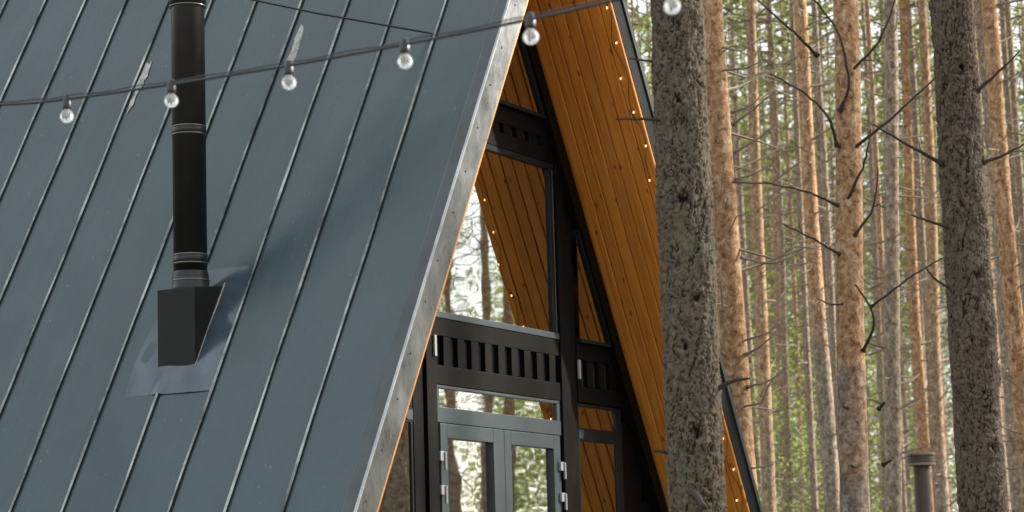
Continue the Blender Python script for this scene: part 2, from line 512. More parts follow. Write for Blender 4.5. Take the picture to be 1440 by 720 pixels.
# ------------------------------------------------------------------ A-frame house
TH = math.radians(59.0)
CT, ST, TT = math.cos(TH), math.sin(TH), math.tan(TH)
XA, ZS, ZR = -0.02, 7.36, 7.76          # ridge line, soffit apex, outer apex
LEN = 9.0
Z_EAVE = 0.35
house = empty('a_frame_house')
tag(house, 'dark A-frame cabin with metal roof, orange board soffit and glazed black gable', 'house')

def rp(side, y, d, h=0.0):
    """point on a roof slope: side -1 left / +1 right, d metres down from the ridge, h above the outer plane"""
    return (XA + side * (d * CT + h * ST), y, ZR - d * ST + h * CT)
D_EAVE = (ZR - Z_EAVE) / ST
def d_of_z(z): return (ZR - z) / ST

slopes = {}
for side in (-1, 1):
    # structural slab between soffit boards and the metal skin
    xo = lambda z, zt: XA + side * (zt - z) / TT
    z0 = Z_EAVE
    pts = [(XA + side * 0.001, ZR - 0.06), (xo(z0, ZR - 0.06), z0), (xo(z0, ZS + 0.03), z0), (XA + side * 0.001, ZS + 0.03)]
    if side > 0: pts = pts[::-1]
    mb = MB(); mb.prism(pts, 0.055, LEN)
    slopes[side] = mb.build('roof_slope', M['slab'], house)

# soffit boards run up the slope, tongue and groove
BW = 0.1045
for side in (-1, 1):
    k = 0
    y = 0.004
    while y < 0.93:
        mb = MB()
        w = BW - 0.0055
        prof = [(0.0, 0.006), (0.006, 0.0), (w - 0.006, 0.0), (w, 0.006), (w, 0.026), (0.0, 0.026)]   # y offset, height above the face
        vs_ = []
        nseg = 10
        for q in range(nseg + 1):
            z = Z_EAVE + 0.02 + (ZS - 0.01 - Z_EAVE - 0.02) * q / nseg
            wob = 0.0012 * math.sin(q * 2.1 + k * 1.7)
            for dy, h in prof:
                hh = h + wob
                vs_.append((XA + side * ((ZS - z) / TT + hh * 1.0 * ST), y + dy, z + hh * CT))
        npf = len(prof)
        fs_ = []
        for q in range(nseg):
            for a in range(npf):
                b2 = (a + 1) % npf
                f = (q * npf + a, q * npf + b2, (q + 1) * npf + b2, (q + 1) * npf + a)
                fs_.append(f if side > 0 else f[::-1])
        fs_.append(tuple(range(npf))); fs_.append(tuple(nseg * npf + a for a in range(npf)))
        mb.add(vs_, fs_)
        mb.build('soffit_board', M['wood'], slopes[side])
        y += BW; k += 1

# fascias along the gable edge
def slope_strip(side, quad, name, mat, parent, nseg=24, wob=0.0, bevel=0):
    """quad: list of (y, h) cross-section points relative to the outer plane, swept down the slope"""
    mb = MB(); vs_ = []; fs_ = []
    npf = len(quad)
    for q in range(nseg + 1):
        d = 0.02 + (D_EAVE - 0.02) * q / nseg
        wv = wob * (math.sin(q * 1.9) + 0.6 * math.sin(q * 4.3 + 1))
        for (y, h) in quad:
            vs_.append(rp(side, y, d + (0 if h > -0.05 else -h / TT * 0), h + wv))
    for q in range(nseg):
        for a in range(npf):
            b2 = (a + 1) % npf
            f = (q * npf + a, (q + 1) * npf + a, (q + 1) * npf + b2, q * npf + b2)
            fs_.append(f if side < 0 else f[::-1])
    fs_.append(tuple(range(npf))); fs_.append(tuple(nseg * npf + a for a in range(npf))[::-1])
    mb.add(vs_, fs_)
    return mb.build(name, mat, parent)
HS = -(ZR - ZS) * CT          # soffit face below the outer plane, measured square to the slope
slope_strip(-1, [(0.012, 0.014), (0.024, 0.014), (0.052, HS + 0.028), (0.000, HS + 0.028)], 'gable_trim', M['galv'], slopes[-1], 60, 0.0006)
slope_strip(-1, [(0.026, 0.002), (0.026, 0.012), (0.118, 0.010), (0.134, 0.002)], 'edge_flashing', M['flash'], slopes[-1], 40, 0.0004)
slope_strip(-1, [(0.008, 0.010), (0.008, 0.022), (0.022, 0.026), (0.025, 0.0145)], 'folded_edge', M['bead'], slopes[-1], 40, 0.0004)
slope_strip(1, [(0.000, -0.020), (0.052, -0.020), (0.052, HS + 0.028), (0.000, HS + 0.028)], 'gable_trim', M['fascia'], slopes[1], 30, 0.0004)
slope_strip(1, [(-0.015, -0.018), (-0.015, 0.030), (0.06, 0.030), (0.06, -0.018)], 'edge_flashing', M['fascia2'], slopes[1], 30, 0.0004)

for q in range(22):
    d = 0.5 + q * 0.385 + 0.02 * math.sin(q * 2.7)
    c = Vector(rp(-1, 0.0085 - 0.001, d, -0.055 + 0.006 * math.sin(q * 1.3)))
    mb = MB(); mb.tube([c, c + Vector((0, -0.006, 0))], [0.0075, 0.006], 8)
    mb.build('trim_screw', M['ring'], slopes[-1])
# metal pans and standing seams on the left slope
SEAM_Y = [0.574 + 0.4492 * k for k in range(0, 19)]
edges = [0.120] + SEAM_Y + [LEN]
rs = np.random.RandomState(3)
for k in range(len(edges) - 1):
    ya, yb = edges[k] + 0.004, edges[k + 1] - 0.004
    nu, nd = 8, 70
    mb = MB()
    ph = rs.rand(6) * 6.28
    for q in range(nd + 1):
        d = 0.03 + (D_EAVE - 0.01) * q / nd
        for u in range(nu + 1):
            t = u / nu
            env = math.sin(math.pi * t)
            h = env * (0.0026 * math.sin(d * 3.1 + ph[0]) + 0.0018 * math.sin(d * 7.7 + ph[1]) * math.sin(t * 6 + ph[2]) + 0.0036 * math.sin(d * 1.3 + ph[3]))
            mb.v.append(rp(-1, ya + (yb - ya) * t, d, h))
    for q in range(nd):
        for u in range(nu):
            a = q * (nu + 1) + u
            mb.f.append((a, a + nu + 1, a + nu + 2, a + 1))
    mb.build('roof_panel', M['roof'], slopes[-1], smooth=True)

def seam(y, d0, d1):
    mb = MB(); vs_, fs_ = [], []
    nseg = max(4, int((d1 - d0) / 0.12))
    ph = rs.rand(3) * 6.28
    for q in range(nseg + 1):
        d = d0 + (d1 - d0) * q / nseg
        wy = 0.0022 * math.sin(d * 2.3 + ph[0]) + 0.0014 * math.sin(d * 6.1 + ph[1])
        ww = 0.0094 + 0.0018 * math.sin(d * 3.7 + ph[2])
        for dy, h in [(ww, -0.003), (ww, 0.0165), (ww * .8, 0.018), (-ww * .85, 0.018), (-ww, 0.0145), (-ww * .1, 0.012), (-ww * .1, -0.003)]:
            vs_.append(rp(-1, y + wy + dy, d, h))
    for q in range(nseg):
        for a in range(6):
            fs_.append((q * 7 + a, q * 7 + a + 1, (q + 1) * 7 + a + 1, (q + 1) * 7 + a))
    fs_.append((6, 5, 4, 3, 2, 1, 0)); fs_.append(tuple(nseg * 7 + a for a in range(7)))
    mb.add(vs_, fs_)
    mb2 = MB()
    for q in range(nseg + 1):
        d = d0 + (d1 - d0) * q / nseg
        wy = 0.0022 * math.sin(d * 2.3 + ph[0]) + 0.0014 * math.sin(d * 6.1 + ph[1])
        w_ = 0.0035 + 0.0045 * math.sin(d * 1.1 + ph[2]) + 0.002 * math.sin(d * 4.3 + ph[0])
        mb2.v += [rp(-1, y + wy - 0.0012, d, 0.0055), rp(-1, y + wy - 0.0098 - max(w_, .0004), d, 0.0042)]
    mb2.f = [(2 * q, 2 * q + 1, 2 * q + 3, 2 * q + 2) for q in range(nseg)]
    mb2.build('seam_sealant', M['seal'], slopes[-1])  # dark strip painting the shade line along the seam foot
    return mb.build('roof_seam', M['seam'], slopes[-1])
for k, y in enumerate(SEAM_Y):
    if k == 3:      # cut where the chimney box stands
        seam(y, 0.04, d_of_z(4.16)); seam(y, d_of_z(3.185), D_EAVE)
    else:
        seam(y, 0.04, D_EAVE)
# right slope skin and ridge cap
mb = MB(); vs_ = [rp(1, 0.065, 0.03, 0.0), rp(1, LEN, 0.03, 0.0), rp(1, LEN, D_EAVE, 0.0), rp(1, 0.065, D_EAVE, 0.0)]
mb.add(vs_, [(0, 1, 2, 3)]); mb.build('roof_skin', M['roof'], slopes[1])
mb = MB(); mb.prism([(XA - 0.16, ZR - 0.16 * TT + 0.045), (XA, ZR + 0.045), (XA + 0.16, ZR - 0.16 * TT + 0.045), (XA + 0.15, ZR - 0.16 * TT + 0.02), (XA, ZR + 0.02), (XA - 0.15, ZR - 0.16 * TT + 0.02)][::-1], 0.0, LEN)
mb.build('ridge_cap', M['fascia'], slopes[-1])

# pale sealant smears beside two seams
def on_roof(x, y, h=0.0035):
    d = (XA - x - h * ST) / CT
    return rp(-1, y, d, h)
def smear(pts, parent):
    mb = MB()
    c = np.mean(pts, axis=0)
    ring = []
    for i in range(len(pts)):
        a, b2 = np.array(pts[i]), np.array(pts[(i + 1) % len(pts)])
        for t in np.linspace(0, 1, 7)[:-1]:
            p = a * (1 - t) + b2 * t + rs.normal(0, 0.006, 2)
            ring.append(p)
    vs_ = [on_roof(*c, h=0.006)] + [on_roof(p[0], p[1], 0.0035) for p in ring]
    mb.add(vs_, [(0, (i + 1) % len(ring) + 1, i + 1) for i in range(len(ring))])
    mb.build('sealant_smear', M['smear'], parent)
smear([(-1.26, 1.80), (-1.22, 1.86), (-1.01, 1.850), (-1.05, 1.805), (-1.20, 1.785)], slopes[-1])
smear([(-1.287, 3.235), (-1.093, 3.246), (-1.091, 3.186), (-1.216, 3.175), (-1.381, 3.235)], slopes[-1])

# chimney: flashing sheet, black box with sloping foot, double-wall flue
BX0, BX1, BY0, BY1, BZ = -2.662, -2.300, 1.692, 2.006, 3.925
zr = lambda x: ZR - (XA - x) * TT
mb = MB()
mb.add([(BX0, BY0, zr(BX0) - 0.03), (BX1, BY0, zr(BX1) - 0.03), (BX1, BY1, zr(BX1) - 0.03), (BX0, BY1, zr(BX0) - 0.03),
        (BX0, BY0, BZ - 0.01), (BX1, BY0, BZ + 0.03), (BX1, BY1, BZ + 0.03), (BX0, BY1, BZ - 0.01)],
       [(0, 1, 5, 4), (1, 2, 6, 5), (2, 3, 7, 6), (3, 0, 4, 7), (4, 5, 6, 7), (3, 2, 1, 0)])
chimney = mb.build('chimney', M['blackbox'], house, bevel=0.004)
mb = MB()
nu, nd = 22, 26
outl = lambda v: (1.475, 2.205 + 0.035 * math.sin(v * 5.0) - 0.05 * v)      # y limits of the sheet at height fraction v
for j in range(nd + 1):
    v = j / nd
    z = 3.175 + (4.09 - 3.175) * v
    ya, yb = outl(v)
    for i in range(nu + 1):
        u = i / nu
        y = ya + (yb - ya) * u
        zz = z
        edge = min(u, 1 - u, v, 1 - v)
        h = 0.0045 + min(1, edge * 8) * (0.004 + 0.004 * math.sin(u * 7.0 + v * 4.0) * math.sin(v * 9.0 + u * 2) + 0.002 * math.sin(u * 15 - v * 6))
        near_seam = abs(y - SEAM_Y[3])
        h += 0.020 * max(0, 1 - near_seam / 0.05) * max(0, 1 - v * 5)
        mb.v.append(rp(-1, y, d_of_z(zz), max(h, 0.003)))
for j in range(nd):
    for i in range(nu):
        a = j * (nu + 1) + i
        mb.f.append((a, a + 1, a + nu + 2, a + nu + 1)[::-1])
mb.build('flashing_sheet', M['patch'], chimney, smooth=True)
mb = MB(); mb.tube([(BX0, BY0 - 0.004, zr(BX0) + 0.012), ((BX0 + BX1) / 2, BY0 - 0.005, (zr(BX0) + zr(BX1)) / 2 + 0.016), (BX1, BY0 - 0.004, zr(BX1) + 0.012)], [0.006, 0.0075, 0.006], 6)
mb.build('weld_line', M['rust'], chimney)
FX, FY, FR = -2.484, 1.850, 0.1175
def flue_piece(name, mat, prof):
    mb = MB(); mb.lathe(prof, FX, FY, 40)
    return mb.build(name, mat, chimney, smooth=True)
flue_piece('flue_pipe', M['black'], [(FR, 3.90), (FR, 9.2)])
flue_piece('base_collar', M['black'], [(FR + .002, 4.05), (FR + .006, 4.04), (FR + .012, 3.995), (FR + .014, 3.975), (FR + .012, 3.945), (FR + .018, 3.94), (FR + .020, 3.91)])
for z in (4.105, 4.165, 5.020, 5.075, 3.985):
    r_ = FR + (0.014 if z < 4 else 0.004)
    flue_piece('steel_ring', M['ring'], [(r_ - .006, z - .007), (r_, z - .005), (r_ + .0025, z), (r_, z + .005), (r_ - .006, z + .007)])
flue_piece('joint_band', M['black'], [(FR, 4.11), (FR + .0035, 4.113), (FR + .0035, 4.157), (FR, 4.16)])
flue_piece('joint_band', M['black'], [(FR, 5.025), (FR + .0035, 5.028), (FR + .0035, 5.067), (FR, 5.07)])
flue_piece('clamp_collar', M['black'], [(FR, 5.945), (FR + .014, 5.95), (FR + .014, 6.10), (FR, 6.105)])
flue_piece('steel_ring', M['ring'], [(FR + .008, 5.935), (FR + .015, 5.938), (FR + .015, 5.945), (FR + .008, 5.95)])
flue_piece('rain_cap', M['black'], [(FR + .10, 9.3), (FR + .10, 9.32), (0.02, 9.42)])
flue_piece('cap_stay', M['black'], [(0.02, 9.15), (0.02, 9.32)])
mb = MB(); mb.tube([(-1.185, 0.605, 5.835), (-1.8, 1.20, 5.945), (FX + 0.09, FY - 0.09, 6.075)], 0.0078, 6)
mb.build('guy_wire', M['cable'], chimney)

# ------------------------------------------------------------------ gable front
gable = None
YF = 0.80
XC = 0.09
def rake_x(z, inset=0.0):
    """half-width of the soffit triangle at height z, less an inset"""
    return (ZS - z) / TT - inset
def mir(x): return 2 * XC - x
mb = MB()
gable = house
# rake beams under each soffit
for side in (-1, 1):
    w = 0.155
    pts = [(XA + side * rake_x(0.9, 0.002), 0.9), (XA + side * rake_x(7.33, 0.002), 7.33), (XA + side * 0.0005, 7.33 - 0.0), (XA + side * 0.0005, ZS - w * TT), (XA + side * rake_x(0.9, w), 0.9)]
    if side > 0: pts = pts[::-1]
    pts = [p for p in pts]
    mb = MB(); mb.prism(pts[::-1] if True else pts, 0.735, 0.90)
    o = mb.build('rake_beam', M['timber'], gable, bevel=0.0)
def timber(name, x0, x1, z0, z1, y0=YF, y1=0.93, mat='timber', bevel=0.005):
    return boxpart(name, M[mat], gable, x0, x1, y0, y1, z0, z1, bevel=bevel)
# posts (a pair on either side of the doors)
timber('post', 1.094, 1.243, 0.86, 5.40, 0.79, 0.93)
timber('post', 1.252, 1.405, 0.86, 4.95, 0.815, 0.93)
timber('post', mir(1.243), mir(1.094), 0.86, 5.35, 0.79, 0.93)
timber('post', mir(1.405), mir(1.252), 0.86, 4.85, 0.815, 0.93)
timber('side_panel', 2.232, 2.60, 0.86, 3.20, 0.83, 0.93)
timber('side_panel', 2.62, 3.70, 0.86, 2.55, 0.84, 0.93)
timber('side_panel', mir(2.62), mir(2.232), 0.86, 3.05, 0.83, 0.93)
timber('side_panel', mir(3.80), mir(2.64), 0.86, 2.2, 0.84, 0.93)
timber('sill_beam', -3.6, 3.6, 0.80, 0.858, 0.74, 0.95)

def belt(x0, x1, z0, zs0, zs1, z1, slot0, pitch, slotw, back=True):
    """timber band with a row of upright slots: rails, slats between the slots, dark board behind"""
    b = boxpart('slotted_band', M['timber'], gable, x0, x1, YF + 0.004, 0.93, z0, zs0)
    boxpart('top_rail', M['timber'], b, x0, x1, YF + 0.004, 0.93, zs1, z1)
    boxpart('back_board', M['recess'], b, x0 + .002, x1 - .002, 0.846, 0.925, zs0 - 0.002, zs1 + 0.002, bevel=0)
    xs = []
    s = slot0
    while s < x1 - 0.02:
        xs.append((s, s + slotw)); s += pitch
    cur = x0
    for a, c in xs:
        if a - cur > 0.01:
            boxpart('slat', M['timber'], b, cur, a, YF + 0.006, 0.845, zs0 + .0005, zs1 - .0005, bevel=0.003)
        cur = c
    if x1 - cur > 0.01:
        boxpart('slat', M['timber'], b, cur, x1, YF + 0.006, 0.845, zs0 + .0005, zs1 - .0005, bevel=0.003)
    return b
belt(mir(1.092), 1.092, 3.302, 3.443, 3.660, 3.790, -0.885, 0.2115, 0.105)
belt(1.407, 2.32, 3.312, 3.443, 3.660, 3.795, 1.48, 0.2115, 0.105)
belt(mir(2.28), mir(1.407), 3.312, 3.443, 3.660, 3.795, mir(2.2), 0.2115, 0.105)
belt(-1.24, 1.20, 5.225, 5.345, 5.42, 5.555, -1.10, 0.2115, 0.09)
# metal brackets on the joint of band and posts
boxpart('bracket', M['hinge'], gable, 1.395, 1.425, 0.782, 0.80, 3.50, 3.655, bevel=0.002)
boxpart('bracket', M['hinge'], gable, -0.965, -0.935, 0.772, 0.789, 3.50, 3.655, bevel=0.002)

def pane(parent, poly, y=0.832):
    mb = MB(); mb.prism(poly[::-1], y, y + 0.006)
    return mb.build('pane', M['glass'], parent)
def rect(x0, x1, z0, z1): return [(x0, z0), (x0, z1), (x1, z1), (x1, z0)]

# large window under the upper beam
wf = boxpart('window', M['door'], gable, mir(1.085), 1.085, 0.795, 0.885, 3.793, 3.842)
boxpart('window_head', M['frame'], wf, mir(1.085), 1.085, 0.806, 0.885, 5.175, 5.222)
boxpart('window_stile', M['frame'], wf, 1.012, 1.088, 0.812, 0.885, 3.844, 5.174)
boxpart('window_stile', M['frame'], wf, mir(1.088), mir(1.012), 0.812, 0.885, 3.844, 5.174)
boxpart('glazing_bead', M['door'], wf, 1.060, 1.072, 0.806, 0.812, 3.845, 5.172, bevel=0.002)
pane(wf, rect(mir(1.012), 1.012, 3.842, 5.175))

# triangular window in the peak
zb = 5.557
wf = boxpart('window', M['frame'], gable, -0.98, 0.98, 0.76, 0.885, zb + .002, zb + 0.035)
hw = rake_x(zb + 0.035, 0.16)
for side in (-1, 1):
    mb = MB()
    p = [(XA + side * hw, zb + 0.037), (XA + side * (hw - 0.06), zb + 0.037), (XA, ZS - (0.22) * TT), (XA, ZS - 0.16 * TT)]
    mb.prism(p if side < 0 else p[::-1], 0.758, 0.885)
    mb.build('window_stile', M['frame'], wf)
pane(wf, [(XA - hw, zb + 0.03), (XA, ZS - 0.17 * TT), (XA + hw, zb + 0.03)], 0.775)

# small rake windows beside the posts
for side in (1, -1):
    X = (lambda x: x) if side > 0 else mir
    z0 = 3.797
    x_in, x_out = X(1.408), XA + side * rake_x(z0, 0.16)
    a, c = min(x_in, x_out), max(x_in, x_out)
    wf = boxpart('window', M['frame'], gable, a, c, 0.756, 0.885, z0, z0 + 0.028)
    top = ZS - (abs(x_in - XA) + 0.15) * TT
    mb = MB()
    p = [(x_out, z0 + .03), (x_out - side * 0.035, z0 + .03), (x_in, top - 0.05), (x_in, top)]
    mb.prism(p[::-1] if side > 0 else p, 0.754, 0.885)
    mb.build('window_stile', M['frame'], wf)
    poly = [(x_in, z0 + .02), (x_in, top), (x_out, z0 + .02)]
    pane(wf, poly if side > 0 else poly[::-1], 0.772)

# side windows with a narrow top light
for side in (1, -1):
    X = (lambda x: x) if side > 0 else mir
    def sx(a, c): return (X(a), X(c)) if side > 0 else (X(c), X(a))
    wf = boxpart('window', M['frame'], gable, *sx(1.407, 2.228), 0.822, 0.89, 3.278, 3.310)
    boxpart('window_rail', M['frame'], wf, *sx(1.407, 2.228), 0.818, 0.89, 3.000, 3.108)
    boxpart('window_rail', M['frame'], wf, *sx(1.407, 2.228), 0.822, 0.89, 0.862, 1.0)
    for a, c in ((1.4075, 1.436), (2.105, 2.2275)):
        boxpart('window_stile', M['frame'], wf, *sx(a, c), 0.820, 0.89, 3.109, 3.277)
        boxpart('window_stile', M['frame'], wf, *sx(a, c), 0.820, 0.89, 1.001, 2.999)
    boxpart('rail_bead', M['door'], wf, *sx(1.415, 1.50), 0.812, 0.818, 3.02, 3.09, bevel=0.002)
    pane(wf, rect(*sx(1.43, 2.11), 3.10, 3.285))
    pane(wf, rect(*sx(1.43, 2.11), 0.99, 3.005))

# double door with a top light
dr = boxpart('door_frame', M['door'], gable, mir(1.091), 1.091, 0.812, 0.89, 3.276, 3.300)
boxpart('transom', M['door'], dr, mir(1.091), 1.091, 0.808, 0.89, 3.024, 3.138)
boxpart('threshold', M['door'], dr, mir(1.091), 1.091, 0.808, 0.89, 0.862, 0.892)
for a, c in ((1.030, 1.0905), (mir(1.0905), mir(1.030))):
    boxpart('jamb', M['door'], dr, a, c, 0.812, 0.89, 3.139, 3.275)
    boxpart('jamb', M['door'], dr, a + (0.012 if a > 0 else 0), c - (0 if a > 0 else 0.012), 0.822, 0.89, 0.893, 3.023)
pane(dr, rect(mir(1.03), 1.03, 3.135, 3.278))
for x0, x1, g0, g1, hx in ((mir(1.046), 0.107, -0.762, -0.062, mir(1.046)), (0.113, 1.046, 0.222, 0.930, 1.046)):
    leaf_ = empty('door'); leaf_.parent = gable
    for nm, a in (('door_stile', (x0, g0, 0.80, 0.865, 0.90, 3.018)), ('door_stile', (g1, x1, 0.80, 0.865, 0.90, 3.018)),
                  ('door_rail', (g0 + .0005, g1 - .0005, 0.80, 0.865, 2.912, 3.018)), ('door_rail', (g0 + .0005, g1 - .0005, 0.80, 0.865, 0.90, 1.10))):
        boxpart(nm, M['door'], leaf_, *a)
    pane(leaf_, rect(g0 - .01, g1 + .01, 1.09, 2.92), 0.838)
    sgn = 1 if hx > 0 else -1
    for z in (2.775, 2.530):
        mb = MB()
        mb.box(hx - 0.045, hx + 0.02, 0.776, 0.7995, z - 0.035, z + 0.035)
        mb.tube([(hx + 0.012, 0.772, z - 0.10), (hx + 0.012, 0.772, z + 0.03)], 0.012, 8)
        mb.build('hinge', M['hinge'], leaf_, bevel=0.003)
    if x0 > 0:
        mb = MB(); mb.tube([(x0 + .05, 0.80, 1.95), (x0 + .05, 0.745, 1.95), (x0 + .17, 0.745, 1.95)], 0.011, 8)
        mb.build('handle', M['hinge'], leaf_, smooth=True)

# inside: board lining of both slopes, floor, far gable, decking
for side in (-1, 1):
    y = 0.955; k = 0
    while y < LEN - 0.3:
        za, zb_ = 0.85, ZS - 0.03
        xa_, xb_ = XA + side * (rake_x(za) - 0.001), XA + side * (rake_x(zb_) - 0.001)
        off = side * 0.02
        mb = MB()
        mb.add([(xa_, y, za), (xa_, y + 0.140, za), (xb_, y + 0.140, zb_), (xb_, y, zb_), (xa_ + off, y, za), (xa_ + off, y + 0.140, za), (xb_ + off, y + 0.140, zb_), (xb_ + off, y, zb_)],
               [(0, 1, 2, 3), (7, 6, 5, 4), (0, 3, 7, 4), (1, 5, 6, 2), (0, 4, 5, 1), (3, 2, 6, 7)])
        mb.build('lining_board', M['wood'], slopes[side])
        y += 0.147; k += 1

boxpart('floor', M['deck'], house, -3.9, 3.9, 0.96, LEN - 0.25, 0.70, 0.80, bevel=0)
mb = MB(); mb.prism([(XA - rake_x(0.3, 0.01), 0.3), (XA + rake_x(0.3, 0.01), 0.3), (XA, ZS - 0.02)], LEN - 0.2, LEN - 0.05)
mb.build('rear_gable', M['plaster'], house)
mb = MB(); mb.prism([(XA - rake_x(3.4, 0.01), 3.30), (XA + rake_x(3.4, 0.01), 3.30), (XA + rake_x(3.4, 0.01), 3.42), (XA - rake_x(3.4, 0.01), 3.42)], 3.2, LEN - 0.21)
mb.build('loft_floor', M['plaster'], house)
dk = empty('deck'); dk.parent = house
for k in range(16):
    boxpart('deck_board', M['deck'], dk, -3.4, 3.4, 0.73 - (k + 1) * 0.145, 0.73 - k * 0.145 - 0.006, 0.70, 0.735, bevel=0.003)
mb = MB(); mb.box(-3.35, 3.35, -1.50, 0.70, 0.0, 0.699); mb.build('deck_base', M['timber'], dk)

# ------------------------------------------------------------------ string lights
def lamp_string(name, label, cable_pts, bulbs):
    t = empty(name)
    tag(t, label, 'string lights')
    mb = MB()
    P = [Vector(p) for p in cable_pts]
    pts = []
    for i in range(len(P) - 1):
        p0, p1, p2, p3 = P[max(i - 1, 0)], P[i], P[i + 1], P[min(i + 2, len(P) - 1)]
        for u in np.linspace(0, 1, 7)[:-1]:
            pts.append(0.5 * ((2 * p1) + (p2 - p0) * u + (2 * p0 - 5 * p1 + 4 * p2 - p3) * u * u + (3 * p1 - p0 - 3 * p2 + p3) * u ** 3))
    pts.append(P[-1])
    mb.tube(pts, 0.0060, 8)
    mb.build('cable', M['cable'], t, smooth=True)
    # short clip wire wound along the cable
    mb = MB()
    mb.tube([p + Vector((0.004 * math.sin(i * 1.3), 0, 0.012 + 0.003 * math.cos(i * 1.7))) for i, p in enumerate(pts)], 0.003, 5)
    mb.build('carrier_wire', M['cable'], t)
    for i, b in enumerate(bulbs):
        bx, by, bz = b
        R_ = 0.0275
        prof = []
        for a in np.linspace(-math.pi / 2, 1.12, 14):
            prof.append((max(R_ * math.cos(a), 0.0008), bz + R_ * math.sin(a)))
        prof += [(0.0118, bz + 0.0262), (0.0115, bz + 0.034)]
        mb = MB(); mb.lathe(prof, bx, by, 24)
        bo = mb.build('bulb', M['bulb'], t, smooth=True)
        mb = MB(); mb.lathe([(0.006, bz + 0.030), (0.0165, bz + 0.030), (0.0185, bz + 0.036), (0.0185, bz + 0.058), (0.015, bz + 0.064), (0.013, bz + 0.082), (0.006, bz + 0.086)], bx, by, 20)
        mb.build('socket', M['socket'], bo, smooth=True)
        mb = MB(); mb.tube([(bx, by, bz + 0.03), (bx, by, bz - 0.002), (bx + .005, by + .006, bz - .010)], 0.0022, 6)
        mb.build('filament', M['filament'], bo)
    return t
CABLE = [(-8.486, 0.655, 4.114), (-8.561, -0.724, 3.880), (-8.649, -1.586, 3.768), (-8.702, -1.975, 3.734), (-8.798, -2.560, 3.703), (-8.924, -3.190, 3.672),
         (-9.069, -3.786, 3.645), (-9.241, -4.381, 3.618), (-9.361, -4.737, 3.604), (-9.465, -5.016, 3.594), (-9.859, -5.889, 3.572), (-10.297, -6.622, 3.543)]
BULBS = [(-8.702, -1.975, 3.662), (-8.798, -2.563, 3.637), (-8.922, -3.192, 3.606), (-9.066, -3.782, 3.583), (-9.242, -4.384, 3.556), (-9.462, -5.012, 3.528)]
lamp_string('string_lights', 'black cable with six clear round bulbs strung across in front of the roof', CABLE, BULBS)

def fairy_string(label, side, zs):
    t = empty('fairy_lights')
    tag(t, label, 'fairy lights')
    pts = []
    zall = np.linspace(7.1, 1.2, 90)
    for i, z in enumerate(zall):
        yy = 0.045 + 0.028 * math.sin(i * 0.9) if side > 0 else 0.030 + 0.012 * math.sin(i * 0.9)
        pts.append((XA + side * (rake_x(z) - 0.012), yy, z))
    mb = MB(); mb.tube(pts, 0.0022, 4); mb.build('wire', M['cable'], t)
    for i, z in enumerate(zs):
        yy = (0.055 + 0.03 * math.sin(i * 1.9)) if side > 0 else 0.030
        x = XA + side * (rake_x(z) - 0.018)
        mb = MB()
        mb.lathe([(0.002, z - 0.010), (0.005, z - 0.007), (0.006, z), (0.0045, z + 0.007), (0.002, z + 0.010)], x, yy, 10)
        b = mb.build('bulb', M['fairy'], t, smooth=True)
        mb = MB(); mb.lathe([(0.004, z + 0.010), (0.0055, z + 0.013), (0.0055, z + 0.028), (0.003, z + 0.030)], x, yy, 8)
        mb.build('socket', M['socket'], b)
fairy_string('tiny warm lights along the edge of the orange board soffit', 1, [6.31 - 0.2525 * k for k in range(-2, 21)])
fairy_string('tiny warm lights peeking out behind the pale galvanised gable edge', -1, [6.25 - 0.36 * k for k in range(-1, 14)])

# ------------------------------------------------------------------ capped metal post
def capped_post(x, y, z_top, r):
    t = empty('capped_post', (x, y, 0))
    tag(t, 'dark brown metal post with a wide banded drum cap among the pines', 'post')
    def piece(nm, mat, prof, par=t):
        mb = MB(); mb.lathe(prof, 0, 0, 28); return mb.build(nm, mat, par, smooth=False)
    s = r / 0.115
    piece('pole', M['post'], [(0.064 * s, -0.05), (0.064 * s, z_top - 0.13)])
    cap = piece('cap', M['post'], [(0.07 * s, z_top - 0.135), (r * .94, z_top - 0.132), (r * .94, z_top - 0.012), (r * .9, z_top)])
    piece('cap_band', M['postband'], [(r * .95, z_top - 0.132), (r * 1.01, z_top - 0.130), (r * 1.01, z_top - 0.108), (r * .95, z_top - 0.106)], cap)
    piece('cap_band', M['postband'], [(r * .95, z_top - 0.030), (r * 1.03, z_top - 0.028), (r * 1.03, z_top - 0.006), (r * .95, z_top - 0.003)], cap)
capped_post(7.41, -0.01, 3.12, 0.143)

# ------------------------------------------------------------------ trees
RH = np.array([0.47328, -0.88091])      # sideways seen from the path
FH = np.array([0.88289, 0.46958])

def vor(u, v, per, seed):
    """F1,F2 of jittered cells, periodic in u"""
    r = np.random.RandomState(seed)
    nv = int(v.max()) + 4
    ju, jv = r.rand(per, nv + 2), r.rand(per, nv + 2)
    iu, iv = np.floor(u).astype(int), np.floor(v).astype(int)
    f1 = np.full(u.shape, 9.0); f2 = np.full(u.shape, 9.0); cid = np.zeros(u.shape)
    hid = r.rand(per, nv + 2)
    for a in (-1, 0, 1):
        for b in (-1, 0, 1):
            ku, kv = (iu + a), np.clip(iv + b, 0, nv)
            px = ku + ju[ku % per, kv]; py = iv + b + jv[ku % per, kv]
            d = np.hypot(u - px, v - py)
            c = hid[ku % per, kv]
            near = d < f1
            f2 = np.where(near, f1, np.minimum(f2, d))
            cid = np.where(near, c, cid)
            f1 = np.where(near, d, f1)
    return f1, f2, cid

